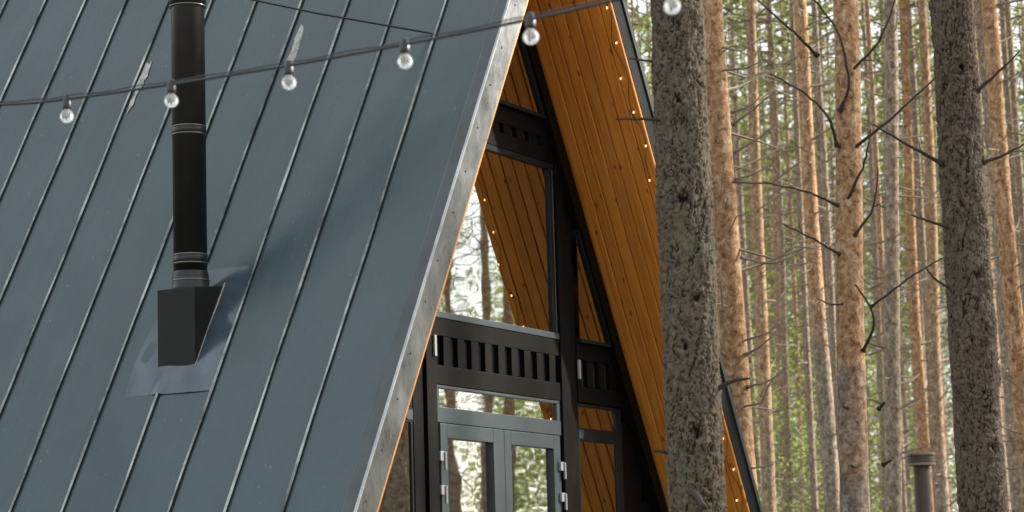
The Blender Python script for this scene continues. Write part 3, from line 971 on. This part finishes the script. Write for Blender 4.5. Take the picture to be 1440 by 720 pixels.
def smooth_noise(u, v, per, seed):
    r = np.random.RandomState(seed)
    nv = int(v.max()) + 4
    g = r.rand(per, nv)
    iu, iv = np.floor(u).astype(int), np.floor(v).astype(int)
    fu, fv = u - iu, v - iv
    fu, fv = fu * fu * (3 - 2 * fu), fv * fv * (3 - 2 * fv)
    iv = np.clip(iv, 0, nv - 2)
    a = g[iu % per, iv] * (1 - fu) + g[(iu + 1) % per, iv] * fu
    b = g[iu % per, iv + 1] * (1 - fu) + g[(iu + 1) % per, iv + 1] * fu
    return a * (1 - fv) + b * fv

def old_trunk(name, mat, parent, r_mid, z_mid, height, lean, seed, knots, dense=(1.4, 5.9)):
    """near trunk with modelled bark plates"""
    ns = 200
    zs = np.concatenate([np.linspace(-0.2, dense[0], 30)[:-1], np.arange(dense[0], dense[1], 0.0058), np.linspace(dense[1], height, 80)[1:]])
    th = np.arange(ns) / ns
    TH_, ZZ = np.meshgrid(th, zs)
    base = r_mid * (1 - 0.030 * (ZZ - z_mid)) * (1 + 0.35 * np.exp(-np.maximum(ZZ, 0) / 0.5))
    base = np.maximum(base, 0.03)
    w1 = smooth_noise(TH_ * 9, np.maximum(ZZ, 0) * 7 + 1, 9, seed)
    w2 = smooth_noise(TH_ * 25, np.maximum(ZZ, 0) * 22 + 1, 25, seed + 1)
    w3 = smooth_noise(TH_ * 60, np.maximum(ZZ, 0) * 50 + 1, 60, seed + 4)
    w4 = smooth_noise(TH_ * 110, np.maximum(ZZ, 0) * 75 + 1, 110, seed + 9)
    P1 = 24
    uu = TH_ * P1 + 1.5 * (w1 - .5) + 1.2 * (w2 - .5) + 0.9 * (w3 - .5) + 0.5 * (w4 - .5)
    vv = np.maximum(ZZ + 0.2, 0) * 5.2 + 1.0 * (w2 - .5) + 1.5 + 0.6 * (w3 - .5) + 0.8 * (w1 - .5)
    f1, f2, cid = vor(uu, vv, P1, seed + 2)
    e1 = np.clip((f2 - f1) / 0.22, 0, 1) ** 0.9
    P2 = 58
    g1, g2, cid2 = vor(TH_ * P2 + 1.0 * (w2 - .5) + .8 * (w3 - .5), np.maximum(ZZ + .2, 0) * 20.0 + 1 + 1.0 * (w3 - .5), P2, seed + 3)
    e2 = np.clip((g2 - g1) / 0.35, 0, 1)
    hgt = e1 * (0.40 + 0.75 * cid) * (0.55 + 0.45 * e2) + 0.38 * (cid2 - .5) * e1 + 0.35 * (w3 - .5) + 0.40 * (w4 - .5)
    col_h = e1 * (0.55 + 0.45 * e2) * (0.75 + .5 * cid2) + 0.25 * (w4 - .5)
    disp = 0.0150 * hgt + 0.012 * (w1 - .5)
    for (ka, kz, ks) in knots:          # branch scars: a swollen rim round a dark hollow
        da = ((TH_ - ka + .5) % 1 - .5) * 2 * math.pi * r_mid
        dd = np.hypot(da, (ZZ - kz) * 0.8) / ks
        dd = dd * (0.7 + .9 * w2) + .5 * (w3 - .5)
        disp += 0.008 * np.exp(-((dd - 1.0) / .5) ** 2) * (ks / 0.04) - 0.020 * np.exp(-(dd / .5) ** 2) * (ks / 0.04)
        col_h = np.where(dd < .55, col_h * np.clip(dd / .55, 0, 1) ** 2, col_h)
    rad = base + disp
    X = rad * np.cos(TH_ * 2 * math.pi) + lean[0] * (ZZ - z_mid) + 0.02 * np.sin(ZZ * .6 + seed)
    Y = rad * np.sin(TH_ * 2 * math.pi) + lean[1] * (ZZ - z_mid)
    V = np.stack([X, Y, ZZ], -1).reshape(-1, 3)
    nz = len(zs)
    a = (np.arange(nz - 1)[:, None] * ns + np.arange(ns)[None, :])
    b = (np.arange(nz - 1)[:, None] * ns + (np.arange(ns)[None, :] + 1) % ns)
    F_ = np.stack([a, b, b + ns, a + ns], -1).reshape(-1, 4)
    me = bpy.data.meshes.new(name)
    me.vertices.add(len(V)); me.vertices.foreach_set('co', V.astype(np.float32).ravel())
    me.loops.add(F_.size); me.loops.foreach_set('vertex_index', F_.astype(np.int32).ravel())
    me.polygons.add(len(F_)); me.polygons.foreach_set('loop_start', np.arange(0, F_.size, 4, dtype=np.int32))
    me.polygons.foreach_set('use_smooth', np.ones(len(F_), dtype=bool))
    me.update(calc_edges=True)
    at = me.attributes.new('plate', 'FLOAT', 'POINT')
    at.data.foreach_set('value', np.clip(col_h, 0, 1.2).astype(np.float32).ravel())
    return link(name, me, mat, parent)

def branch_mesh(pts, r0, r1, seed=0, twigs=0, wob=0.02):
    """bent dead branch from control points (local metres), with short side twigs"""
    r = np.random.RandomState(seed)
    P = [np.array(p, float) for p in pts]
    out_ = []
    nseg = 6
    for i in range(len(P) - 1):
        p0, p1, p2, p3 = P[max(i - 1, 0)], P[i], P[i + 1], P[min(i + 2, len(P) - 1)]
        for u in np.linspace(0, 1, nseg + 1)[:-1]:
            out_.append(0.5 * ((2 * p1) + (p2 - p0) * u + (2 * p0 - 5 * p1 + 4 * p2 - p3) * u * u + (3 * p1 - p0 - 3 * p2 + p3) * u ** 3))
    out_.append(P[-1])
    L_ = np.linalg.norm(P[-1] - P[0])
    out_ = [p + (r.normal(0, wob * L_ * .25, 3) if 0 < i < len(out_) - 1 else 0) for i, p in enumerate(out_)]
    nn = len(out_)
    mb = MB()
    rad = [r0 + (r1 - r0) * (i / (nn - 1)) ** 0.8 for i in range(nn)]
    rad[0] *= 1.7
    if nn > 2: rad[1] *= 1.15
    mb.tube(out_, rad, 6)
    for k in range(twigs):
        i = r.randint(max(1, nn // 4), nn - 1)
        d = out_[min(i + 1, nn - 1)] - out_[i - 1]
        d = d / (np.linalg.norm(d) + 1e-6)
        s = r.normal(0, 1, 3); s -= d * s.dot(d); s /= np.linalg.norm(s) + 1e-6
        l = L_ * r.uniform(.12, .30)
        e = out_[i] + (d * .6 + s * .8) * l + np.array([0, 0, .05 * l])
        mid = (out_[i] + e) / 2 + r.normal(0, .05 * l, 3)
        mb.tube([out_[i], mid, e], [rad[i] * .55, rad[i] * .4, r1 * .6], 4)
    return mb.mesh('branch', True)

def rel(a, b, c):
    """sideways, depth, height -> local xyz"""
    h = RH * a + FH * b
    return (float(h[0]), float(h[1]), float(c))

def add_branches(t, specs, mat):
    for i, (pts, r0, r1, tw) in enumerate(specs):
        me = branch_mesh([rel(*p) for p in pts], r0 * 1.25, r1 * 1.4, seed=hash((t.name, i)) % 9999 if False else i * 7 + len(t.name), twigs=tw)
        link('branch', me, mat, t)

# --- the two thick near trunks
def needle_crown(seed, z0, z1, rmax, ntuft, lean=(0, 0)):
    r = np.random.RandomState(seed)
    V, F_ = [], []
    tub = MB()
    nl = 26
    limbs = []
    for k in range(nl):
        t = k / (nl - 1)
        z = z0 + (z1 - z0) * (t ** 0.9) * 0.94
        L_ = rmax * (1 - 0.75 * t ** 1.6) * r.uniform(.6, 1.05) * min(1, .55 + t * 2)
        a = k * 2.4 + r.uniform(-.4, .4)
        up = r.uniform(.05, .35) + .5 * t
        c = np.array([lean[0] * z, lean[1] * z, z])
        e = c + np.array([math.cos(a), math.sin(a), up]) * L_
        mid = (c + e) / 2 + np.array([0, 0, -.06 * L_]) + r.normal(0, .05, 3)
        tub.tube([c, mid, e], [.035 * (1 - .6 * t) + .008, .02, .006], 4, caps=False)
        limbs.append((c, mid, e, L_))
    wts = np.array([l[3] for l in limbs]); wts /= wts.sum()
    for k in range(ntuft):
        c, mid, e, L_ = limbs[r.choice(nl, p=wts)]
        u = r.uniform(.35, 1.05)
        p = c * (1 - u) ** 2 + 2 * mid * u * (1 - u) + e * u * u + r.normal(0, .17, 3) * (1 + .4 * L_ / rmax)
        ax = (e - c) / (np.linalg.norm(e - c) + 1e-6) + np.array([0, 0, .5]) + r.normal(0, .35, 3)
        ax /= np.linalg.norm(ax)
        for q in range(11):
            d = ax * r.uniform(.1, 1.0) + r.normal(0, .75, 3)
            d /= np.linalg.norm(d) + 1e-6
            l = r.uniform(.13, .27)
            s = np.cross(d, r.normal(0, 1, 3)); s /= np.linalg.norm(s) + 1e-6
            w = r.uniform(.014, .026)
            n0 = len(V)
            V += [tuple(p - s * w), tuple(p + s * w), tuple(p + d * l)]
            F_.append((n0, n0 + 1, n0 + 2))
    me = bpy.data.meshes.new('crown')
    me.from_pydata(V, [], F_); me.update()
    return me, tub.mesh('limb_wood')

def slim_trunk(seed, height, r0, sides=20, rings=110):
    r = np.random.RandomState(seed)
    zs = np.linspace(-0.3, height, rings)
    th = np.arange(sides) / sides
    T_, Z_ = np.meshgrid(th, zs)
    rad = r0 * (1 - 0.78 * np.clip(Z_ / height, 0, 1) ** 1.15) * (1 + .25 * np.exp(-np.maximum(Z_, 0) / .4))
    rad = rad * (1 + .07 * (smooth_noise(T_ * 6, np.maximum(Z_, 0) * 3 + 1, 6, seed) - .5) + .05 * (smooth_noise(T_ * 14, np.maximum(Z_, 0) * 9 + 1, 14, seed + 1) - .5))
    # slight whorl swellings
    rad = rad * (1 + .03 * np.exp(-(((Z_ + seed * .13) % .62 - .31) / .05) ** 2))
    bend = .05 * np.sin(Z_ * .33 + seed) + .02 * np.sin(Z_ * .9 + seed * 2)
    bend2 = .05 * np.cos(Z_ * .29 + seed * 3)
    V = np.stack([rad * np.cos(T_ * 2 * np.pi) + bend, rad * np.sin(T_ * 2 * np.pi) + bend2, Z_], -1).reshape(-1, 3)
    mb = MB(); mb.v = [tuple(map(float, p)) for p in V]
    for i in range(rings - 1):
        for k in range(sides):
            k2 = (k + 1) % sides
            mb.f.append((i * sides + k, i * sides + k2, (i + 1) * sides + k2, (i + 1) * sides + k))
    return mb.mesh('trunk', True)

def dead_twigs(seed, z0, z1, count, lmin, lmax):
    r = np.random.RandomState(seed)
    mb = MB()
    for k in range(count):
        z = r.uniform(z0, z1); a = r.uniform(0, 2 * math.pi); l = r.uniform(lmin, lmax) * (0.5 + .5 * (z - z0) / (z1 - z0))
        up = r.uniform(-.25, .5)
        d = np.array([math.cos(a), math.sin(a), up])
        p0 = np.array([0.06 * d[0], .06 * d[1], z])
        p1 = p0 + d * l * .45 + r.normal(0, .04 * l, 3)
        p2 = p0 + d * l * .75 + r.normal(0, .07 * l, 3) + np.array([0, 0, .06 * l])
        p3 = p0 + d * l + r.normal(0, .10 * l, 3) + np.array([0, 0, r.uniform(-.15, .3) * l])
        rb = .006 + .009 * l
        mb.tube([p0, p1, p2, p3], [rb, rb * .7, rb * .5, rb * .2], 4, caps=False)
        for q in range(r.randint(1, 4)):
            u = r.uniform(.3, .9); b = p1 * (1 - u) + p3 * u
            e = b + (d * .5 + r.normal(0, .6, 3)) * l * r.uniform(.15, .4)
            mb.tube([b, (b + e) / 2 + r.normal(0, .02, 3), e], [rb * .45, rb * .35, rb * .15], 3, caps=False)
    return mb.mesh('dead_twigs')

NV = 4
PINE = []
for v in range(NV):
    H = 21.0 + 1.2 * v
    crown, limb = needle_crown(40 + v, 12.2 + .5 * v, H + .3, 2.0, 280)
    sparse, _ = needle_crown(40 + v, 12.2 + .5 * v, H + .3, 2.0, 150)
    PINE.append(dict(sparse=sparse, trunk=slim_trunk(20 + v, H, 0.13), crown=crown, limb=limb, twigs=dead_twigs(60 + v, 2.2, 13.5, 70, .4, 1.6)))
for d_ in PINE:
    d_['sparse'].materials.append(M['needle']); d_['crown'].materials.append(M['needle']); d_['limb'].materials.append(M['twig']); d_['twigs'].materials.append(M['twig'])

def pine(name, label, x, y, dia, variant, lean=0.0, rot=None, group=None, grey=False, twigs=True, crown=True, vivid=False):
    p = PINE[variant % NV]
    t = empty(name, (x, y, 0))
    tag(t, label, 'tree', group)
    key = 'trunk_grey' if grey else 'trunk_vivid' if vivid else 'trunk'
    if key not in p:
        p[key] = p['trunk'].copy(); p[key].materials.clear()
    me = p[key]
    if len(me.materials) == 0: me.materials.append(M['bark_grey'] if grey else M['bark_vivid'] if vivid else M['bark'])
    s = dia / 0.245
    rz = random.uniform(0, 6.28) if rot is None else rot
    tr = link('trunk', me, None, t); tr.scale = (s, s, 1.0); tr.rotation_euler[2] = rz
    if crown:
        c = link('crown', p['sparse' if crown == 'sparse' else 'crown'], None, t); c.rotation_euler[2] = rz + 1.0
        l = link('limb_wood', p['limb'], None, c); l['kind'] = 'stuff'
    if twigs:
        w = link('dead_twigs', p['twigs'], None, t); w.rotation_euler[2] = rz + 2.0; w['kind'] = 'stuff'
    if lean:
        # lean sideways about the height seen in the photograph
        ax = Vector((FH[0], FH[1], 0))
        t.rotation_mode = 'QUATERNION'
        from mathutils import Quaternion
        q = Quaternion(ax, lean)
        t.rotation_quaternion = q
    return t

# thick near trunks
def near_pine(label, x, y, mat, r, zm, lean, seed, knots, branches):
    t = empty('pine_tree', (x, y, 0))
    tag(t, label, 'tree')
    old_trunk('trunk', mat, t, r, zm, 20.0, lean, seed, knots)
    c = link('crown', PINE[seed % NV]['crown'], None, t); c.location = (lean[0] * 12, lean[1] * 12, -1.5)
    link('limb_wood', PINE[seed % NV]['limb'], None, c)['kind'] = 'stuff'
    add_branches(t, branches, M['twig_dark'])
    return t
def ang(side):
    """trunk angle fraction facing the path, shifted sideways (-1 left edge .. 1 right edge)"""
    base = math.atan2(-FH[1], -FH[0])
    return ((base + math.asin(max(-1, min(1, side)))) / (2 * math.pi)) % 1.0
la = RH * 0.0074 * -1
near_pine('thick grey-green pine trunk in front of the cabin\'s right eave', -4.81, -2.96, M['bark_old'], 0.133, 3.45, (RH[0] * -.0055, RH[1] * -.0055), 11,
          [(ang(-.1), 3.72, .045), (ang(.05), 2.50, .05), (ang(-.15), 4.25, .03), (ang(.25), 3.20, .035), (ang(-.3), 2.95, .03), (ang(.5), 2.42, .035)],
          [([(-.10, -.04, 4.163), (-.24, -.06, 4.165), (-.345, -.06, 4.172)], .0085, .003, 1),
           ([(.12, -.03, 2.735), (.21, -.05, 2.775), (.30, -.06, 2.785)], .014, .004, 1),
           ([(-.12, -.02, 2.415), (-.17, -.03, 2.425), (-.205, -.03, 2.43)], .009, .006, 0),
           ([(-.03, -.12, 2.20), (-.01, -.22, 2.185), (.02, -.32, 2.12)], .016, .011, 0),
           ([(-.11, 0, 4.48), (-.20, -.02, 4.49), (-.26, -.02, 4.50)], .007, .003, 0)])
near_pine('thick brown-grey pine trunk nearest the right edge of the view', -3.16, -3.95, M['bark_old2'], 0.117, 3.55, (RH[0] * -.0095, RH[1] * -.0095), 23,
          [(ang(-.25), 3.82, .035), (ang(.35), 3.42, .04), (ang(.55), 3.1, .04), (ang(-.2), 3.05, .03), (ang(.1), 4.6, .045), (ang(.5), 2.45, .045), (ang(.2), 2.75, .03)],
          [([(.10, -.05, 4.47), (.22, -.10, 4.57), (.34, -.12, 4.68)], .010, .003, 1),
           ([(.11, -.05, 4.06), (.22, -.10, 4.09), (.34, -.12, 4.15)], .010, .003, 1),
           ([(-.12, -.04, 4.06), (-.28, -.10, 4.14), (-.52, -.18, 4.27)], .011, .003, 1),
           ([(-.11, -.05, 3.70), (-.22, -.08, 3.73), (-.32, -.10, 3.765)], .009, .003, 1),
           ([(-.11, -.05, 3.35), (-.20, -.08, 3.40), (-.25, -.10, 3.46)], .008, .003, 0)])

# mid-distance pines that stand out one by one
pB = pine('pine_tree', 'pinkish-orange pine trunk half hidden behind the thick grey-green trunk', 6.29, 1.47, 0.300, 0, -.008, 0.3, vivid=True)
add_branches(pB, [([(.10, -.08, 6.58), (.28, -.2, 6.62), (.40, -.3, 6.72)], .012, .003, 1), ([(.10, -.08, 6.45), (.35, -.3, 6.60), (.52, -.4, 6.72)], .013, .003, 2),
                  ([(.10, -.08, 6.17), (.34, -.2, 6.28), (.55, -.3, 6.44)], .014, .003, 2), ([(.10, -.08, 5.90), (.28, -.2, 5.92), (.45, -.3, 6.00)], .011, .003, 1),
                  ([(.12, -.08, 4.12), (.30, -.2, 4.22), (.47, -.3, 4.38)], .013, .003, 1), ([(.12, -.08, 3.80), (.32, -.2, 3.84), (.55, -.2, 3.98)], .012, .003, 1),
                  ([(.12, -.1, 5.1), (.4, -.3, 5.0), (.75, -.4, 5.1)], .012, .003, 2), ([(-.1, -.1, 7.1), (-.3, -.2, 7.2), (-.5, -.3, 7.4)], .012, .003, 1)], M['twig'])
pE = pine('pine_tree', 'orange-barked pine with dark crooked dead branches in the middle of the forest', 5.89, 0.12, 0.288, 1, .004, 1.3, twigs=False, vivid=True)
k = 0.00686
def e(px, py, dep=0.0): return ((px - 1190) * k, dep, 4.96 - (py - 360) * k)
add_branches(pE, [([e(1160, 72), e(1125, 45, -.2), e(1072, -4, -.3)], .015, .005, 1),
                  ([e(1185, 157, -.12), e(1198, 118, -.25), e(1184, 50, -.3), e(1150, -4, -.3)], .016, .006, 1),
                  ([e(1180, 207, -.1), e(1166, 168, -.25), e(1130, 132, -.3), e(1085, 110, -.4)], .016, .005, 1),
                  ([e(1178, 290, -.08), e(1135, 274, -.2), e(1070, 259, -.3)], .012, .004, 2),
                  ([e(1178, 360, -.08), e(1140, 340, -.2), e(1095, 319, -.3)], .012, .004, 1),
                  ([e(1192, 282, -.12), e(1214, 235, -.3), e(1222, 190, -.4)], .014, .004, 1),
                  ([e(1198, 335, -.12), e(1222, 300, -.3), e(1230, 247, -.4)], .013, .004, 1),
                  ([e(1200, 212, -.1), e(1248, 178, -.3), e(1325, 112, -.4)], .016, .005, 2),
                  ([e(1200, 103, -.1), e(1242, 62, -.3), e(1268, 2, -.4)], .014, .005, 1),
                  ([e(1203, 497, -.12), e(1216, 466, -.28), e(1212, 440, -.3), e(1192, 408, -.35)], .014, .006, 0),
                  ([e(1212, 440, -.29), e(1262, 404, -.4), e(1332, 364, -.5)], .012, .004, 1),
                  ([e(1182, 577, -.1), e(1170, 574, -.2)], .014, .008, 0), ([e(1222, 578, -.1), e(1228, 570, -.2)], .014, .009, 0),
                  ([e(1190, 660, -.1), e(1178, 656, -.2)], .014, .008, 0), ([e(1225, 655, -.08), e(1234, 650, -.2)], .013, .008, 0),
                  ([e(1180, 430, -.1), e(1160, 432, -.2), e(1140, 425, -.3)], .010, .004, 0)], M['twig_dark'])
pine('pine_tree', 'slender pine with a sunlit edge just right of the cabin\'s dark eave', 22.02, 7.73, 0.24, 2, .016, 0.5)
pine('pine_tree', 'slim orange pine left of the pine with dark crooked branches', 16.01, 4.28, 0.24, 3, -.005, 2.0, vivid=True)
pine('pine_tree', 'grey leaning pine close behind the pine with dark crooked branches', 14.52, 2.88, 0.236, 0, .030, 3.0, grey=True)
pine('pine_tree', 'thin orange pine above the banded post', 27.08, 6.68, 0.237, 1, .010, 4.0, vivid=True)
pine('pine_tree', 'slim brown pine just left of the thick brown-grey trunk', 25.34, 5.73, 0.239, 2, .006, 5.0)
pine('pine_tree', 'thin pale sunlit pine just right of the thick brown-grey trunk', 41.33, 9.43, 0.223, 3, -.022, 1.0)
pine('pine_tree', 'pale grey pine second from the right edge', 20.19, 2.79, 0.239, 1, -.019, 2.5, grey=True)
pine('pine_tree', 'orange pine cut by the right edge of the view', 12.52, 0.32, 0.24, 0, -.025, 0.9, vivid=True)

# the plantation behind: jittered rows
taken = [(6.25, 1.54), (5.89, .12), (22.02, 7.73), (16.01, 4.28), (14.52, 2.88), (27.08, 6.68), (25.34, 5.73), (41.33, 9.43), (20.19, 2.79), (12.52, .32)]
cand = []
rs = np.random.RandomState(12)
for i in range(-4, 54):
    for j in range(-18, 30):
        x = 9 + i * 2.7 + rs.normal(0, .8) + (j % 2) * 1.3; y = j * 2.8 + rs.normal(0, .8)
        rel_ = np.array([x + 16.6, y + 8.2])
        dd = np.hypot(*rel_)
        az = math.degrees(math.atan2(rel_[0], rel_[1]))
        if not (61.5 < az < 76.5) or dd < 38 or dd > 118: continue
        if any(math.hypot(x - a, y - b) < 2.0 for a, b in taken): continue
        cand.append((x, y, dd, az))
for i, (x, y, dd, az) in enumerate(cand):
    pine('pine_tree', 'slender pine in the dense stand far behind the cabin', x, y, rs.uniform(.12, .20), i, rs.normal(0, .008), group='far plantation pines', grey=rs.rand() < .6, crown='sparse' if dd < 95 else True)

# pines in front of the gable and beside the path, outside the picture, for the mirror image in the glazing and for added shade
rs = np.random.RandomState(5)
side_spots = [(9, -6.5), (12.5, -3.2), (14, -9.5), (17, -6.2), (8.5, -11), (19.5, -12.5), (22, -8), (12, -14), (25, -14.5), (28, -10.5), (18, -17.5), (31, -18), (24, -20), (35, -13.5),
              (38, -21), (29, -25), (10.8, -8.2), (15.5, -12.3), (20.8, -5.2), (33, -9)]
for i in range(60):
    a, dd = math.radians(rs.uniform(111, 131)), rs.uniform(16, 80)
    p = (math.sin(a) * dd, math.cos(a) * dd)
    if all(math.hypot(p[0] - q[0], p[1] - q[1]) > 2.3 for q in side_spots): side_spots.append(p)
side_spots += [(10.5, -7.6), (13.2, -8.0), (12.6, -10.2), (16.8, -10.0), (15.6, -7.9), (19.6, -13.4), (18.6, -9.8), (9.4, -9.4), (22.8, -12.6)]  # unseen pines added so their crowns shade the gable
for i in range(46):  # more pines added out of view to keep sun off gable and near trunks
    a, dd = math.radians(rs.uniform(124, 162)), rs.uniform(15, 46)
    p = (math.sin(a) * dd, math.cos(a) * dd)
    if all(math.hypot(p[0] - q[0], p[1] - q[1]) > 2.3 for q in side_spots): side_spots.append(p)
def clear_line(p):
    a = math.degrees(math.atan2(p[0] - .3, p[1] - .8)); return not (115.0 < a < 121.5 and math.hypot(*p) < 27)
side_spots = [p for p in side_spots if clear_line(p) and p[1] < -0.40 * p[0] - 1.0]
for i, (x, y) in enumerate(side_spots):
    pine('pine_tree', 'unseen pine beside the clearing, placed for window reflections and added shade', x, y, rs.uniform(.2, .3), i, 0, group='pines mirrored in the glass')
# the two trees that carry the string lights
pine('pine_tree', 'pine carrying the near end of the string lights', -10.30, -6.80, .27, 1, 0, 0.0, group='pines mirrored in the glass', twigs=False, crown=False)
pine('pine_tree', 'pine carrying the far end of the string lights', -8.47, 0.84, .27, 2, 0, 0.0, group='pines mirrored in the glass', twigs=False, crown=False)

# ------------------------------------------------------------------ broadleaf saplings under the pines
def sapling_mesh(seed, H):
    r = np.random.RandomState(seed)
    V, F_ = [], []
    wood = MB()
    wood.tube([(0, 0, -.1), (.05, .02, H * .5), (.0, .1, H)], [.035, .022, .006], 6)
    for k in range(34):
        z = H * r.uniform(.25, .97); a = r.uniform(0, 6.28); l = (H - z) * .35 + r.uniform(.3, .9)
        e_ = np.array([math.cos(a) * l, math.sin(a) * l, z + l * .5]); c = np.array([0.02, .03, z])
        wood.tube([c, (c + e_) / 2 + r.normal(0, .05, 3), e_], [.012, .008, .003], 4, caps=False)
        for q in range(34):
            u = r.uniform(.2, 1.08); p = c * (1 - u) + e_ * u + r.normal(0, .16, 3)
            d = r.normal(0, 1, 3); d /= np.linalg.norm(d); s = np.cross(d, r.normal(0, 1, 3)); s /= np.linalg.norm(s)
            l2, w = r.uniform(.07, .12), r.uniform(.028, .045)
            n0 = len(V)
            V += [tuple(p), tuple(p + d * l2 * .5 + s * w), tuple(p + d * l2), tuple(p + d * l2 * .5 - s * w)]
            F_.append((n0, n0 + 1, n0 + 2, n0 + 3))
    me = bpy.data.meshes.new('foliage'); me.from_pydata(V, [], F_); me.update(); me.materials.append(M['leaf'])
    wm = wood.mesh('stem'); wm.materials.append(M['twig'])
    return me, wm
SAP = [sapling_mesh(3, 7.0), sapling_mesh(9, 8.2)]
def sapling(az, dist, s, i):
    a = math.radians(az)
    t = empty('broadleaf_sapling', (-16.6 + math.sin(a) * dist, -8.2 + math.cos(a) * dist, 0))
    tag(t, 'bright green leafy sapling glimpsed between the far pine trunks', 'tree', 'saplings under the pines')
    f = link('foliage', SAP[i % 2][0], None, t); w = link('stem', SAP[i % 2][1], None, t)
    for o in (f, w): o.scale = (s, s, s); o.rotation_euler[2] = i * 1.7
    return t
for i, (az, dist, s) in enumerate([(68.2, 56, .95), (68.0, 64, 1.25), (68.6, 70, 1.5), (67.7, 84, 1.7), (69.0, 90, 1.8), (69.3, 78, 1.45), (67.3, 74, 1.3), (70.2, 86, 1.6), (72.4, 88, 1.5), (67.6, 50, .8), (68.4, 48, .75), (71.2, 80, 1.5), (69.7, 72, 1.2)]):
    sapling(az, dist, s, i)

# ------------------------------------------------------------------ far edge of the wood: one mass of foliage
def foliage_mass(name, label, seed, count, origin, az0, az1, d0, d1, top, gap=None):
    r = np.random.RandomState(seed)
    V, F_ = [], []
    for k in range(count):
        a = r.uniform(az0, az1); az = math.radians(a); dist = r.uniform(d0, d1)
        z = r.uniform(0, 1) ** .8 * top * (0.75 + .25 * math.sin(a * 2.1 + 1) + .2 * math.sin(a * 5.3))
        if gap and gap[0] < a < gap[1] and z > gap[2] and r.rand() > .12: continue
        p = np.array([origin[0] + math.sin(az) * dist, origin[1] + math.cos(az) * dist, z])
        nq = 7
        d = r.normal(0, 1, (nq, 3)); d /= np.linalg.norm(d, axis=1)[:, None]
        s = np.cross(d, r.normal(0, 1, (nq, 3))); s /= np.linalg.norm(s, axis=1)[:, None]
        pp = p + r.normal(0, .5, (nq, 3)); l = r.uniform(.2, .5, (nq, 1)); w = r.uniform(.04, .08, (nq, 1))
        for q in range(nq):
            n0 = len(V); V += [tuple(pp[q] - s[q] * w[q]), tuple(pp[q] + s[q] * w[q]), tuple(pp[q] + d[q] * l[q])]; F_.append((n0, n0 + 1, n0 + 2))
    me = bpy.data.meshes.new(name); me.from_pydata(V, [], F_); me.update()
    tag(link(name, me, M['needle']), label, 'forest', kind='stuff')
foliage_mass('far_forest', 'pale green mass of far forest behind all the trunks', 77, 23000, (-16.6, -8.2), 57, 82, 118, 165, 30)
foliage_mass('far_thicket', 'brownish far thicket beyond the clearing, mirrored in the door glass', 78, 20000, (0, 0), 108, 130, 78, 112, 24, (118.4, 119.5, 5.0))
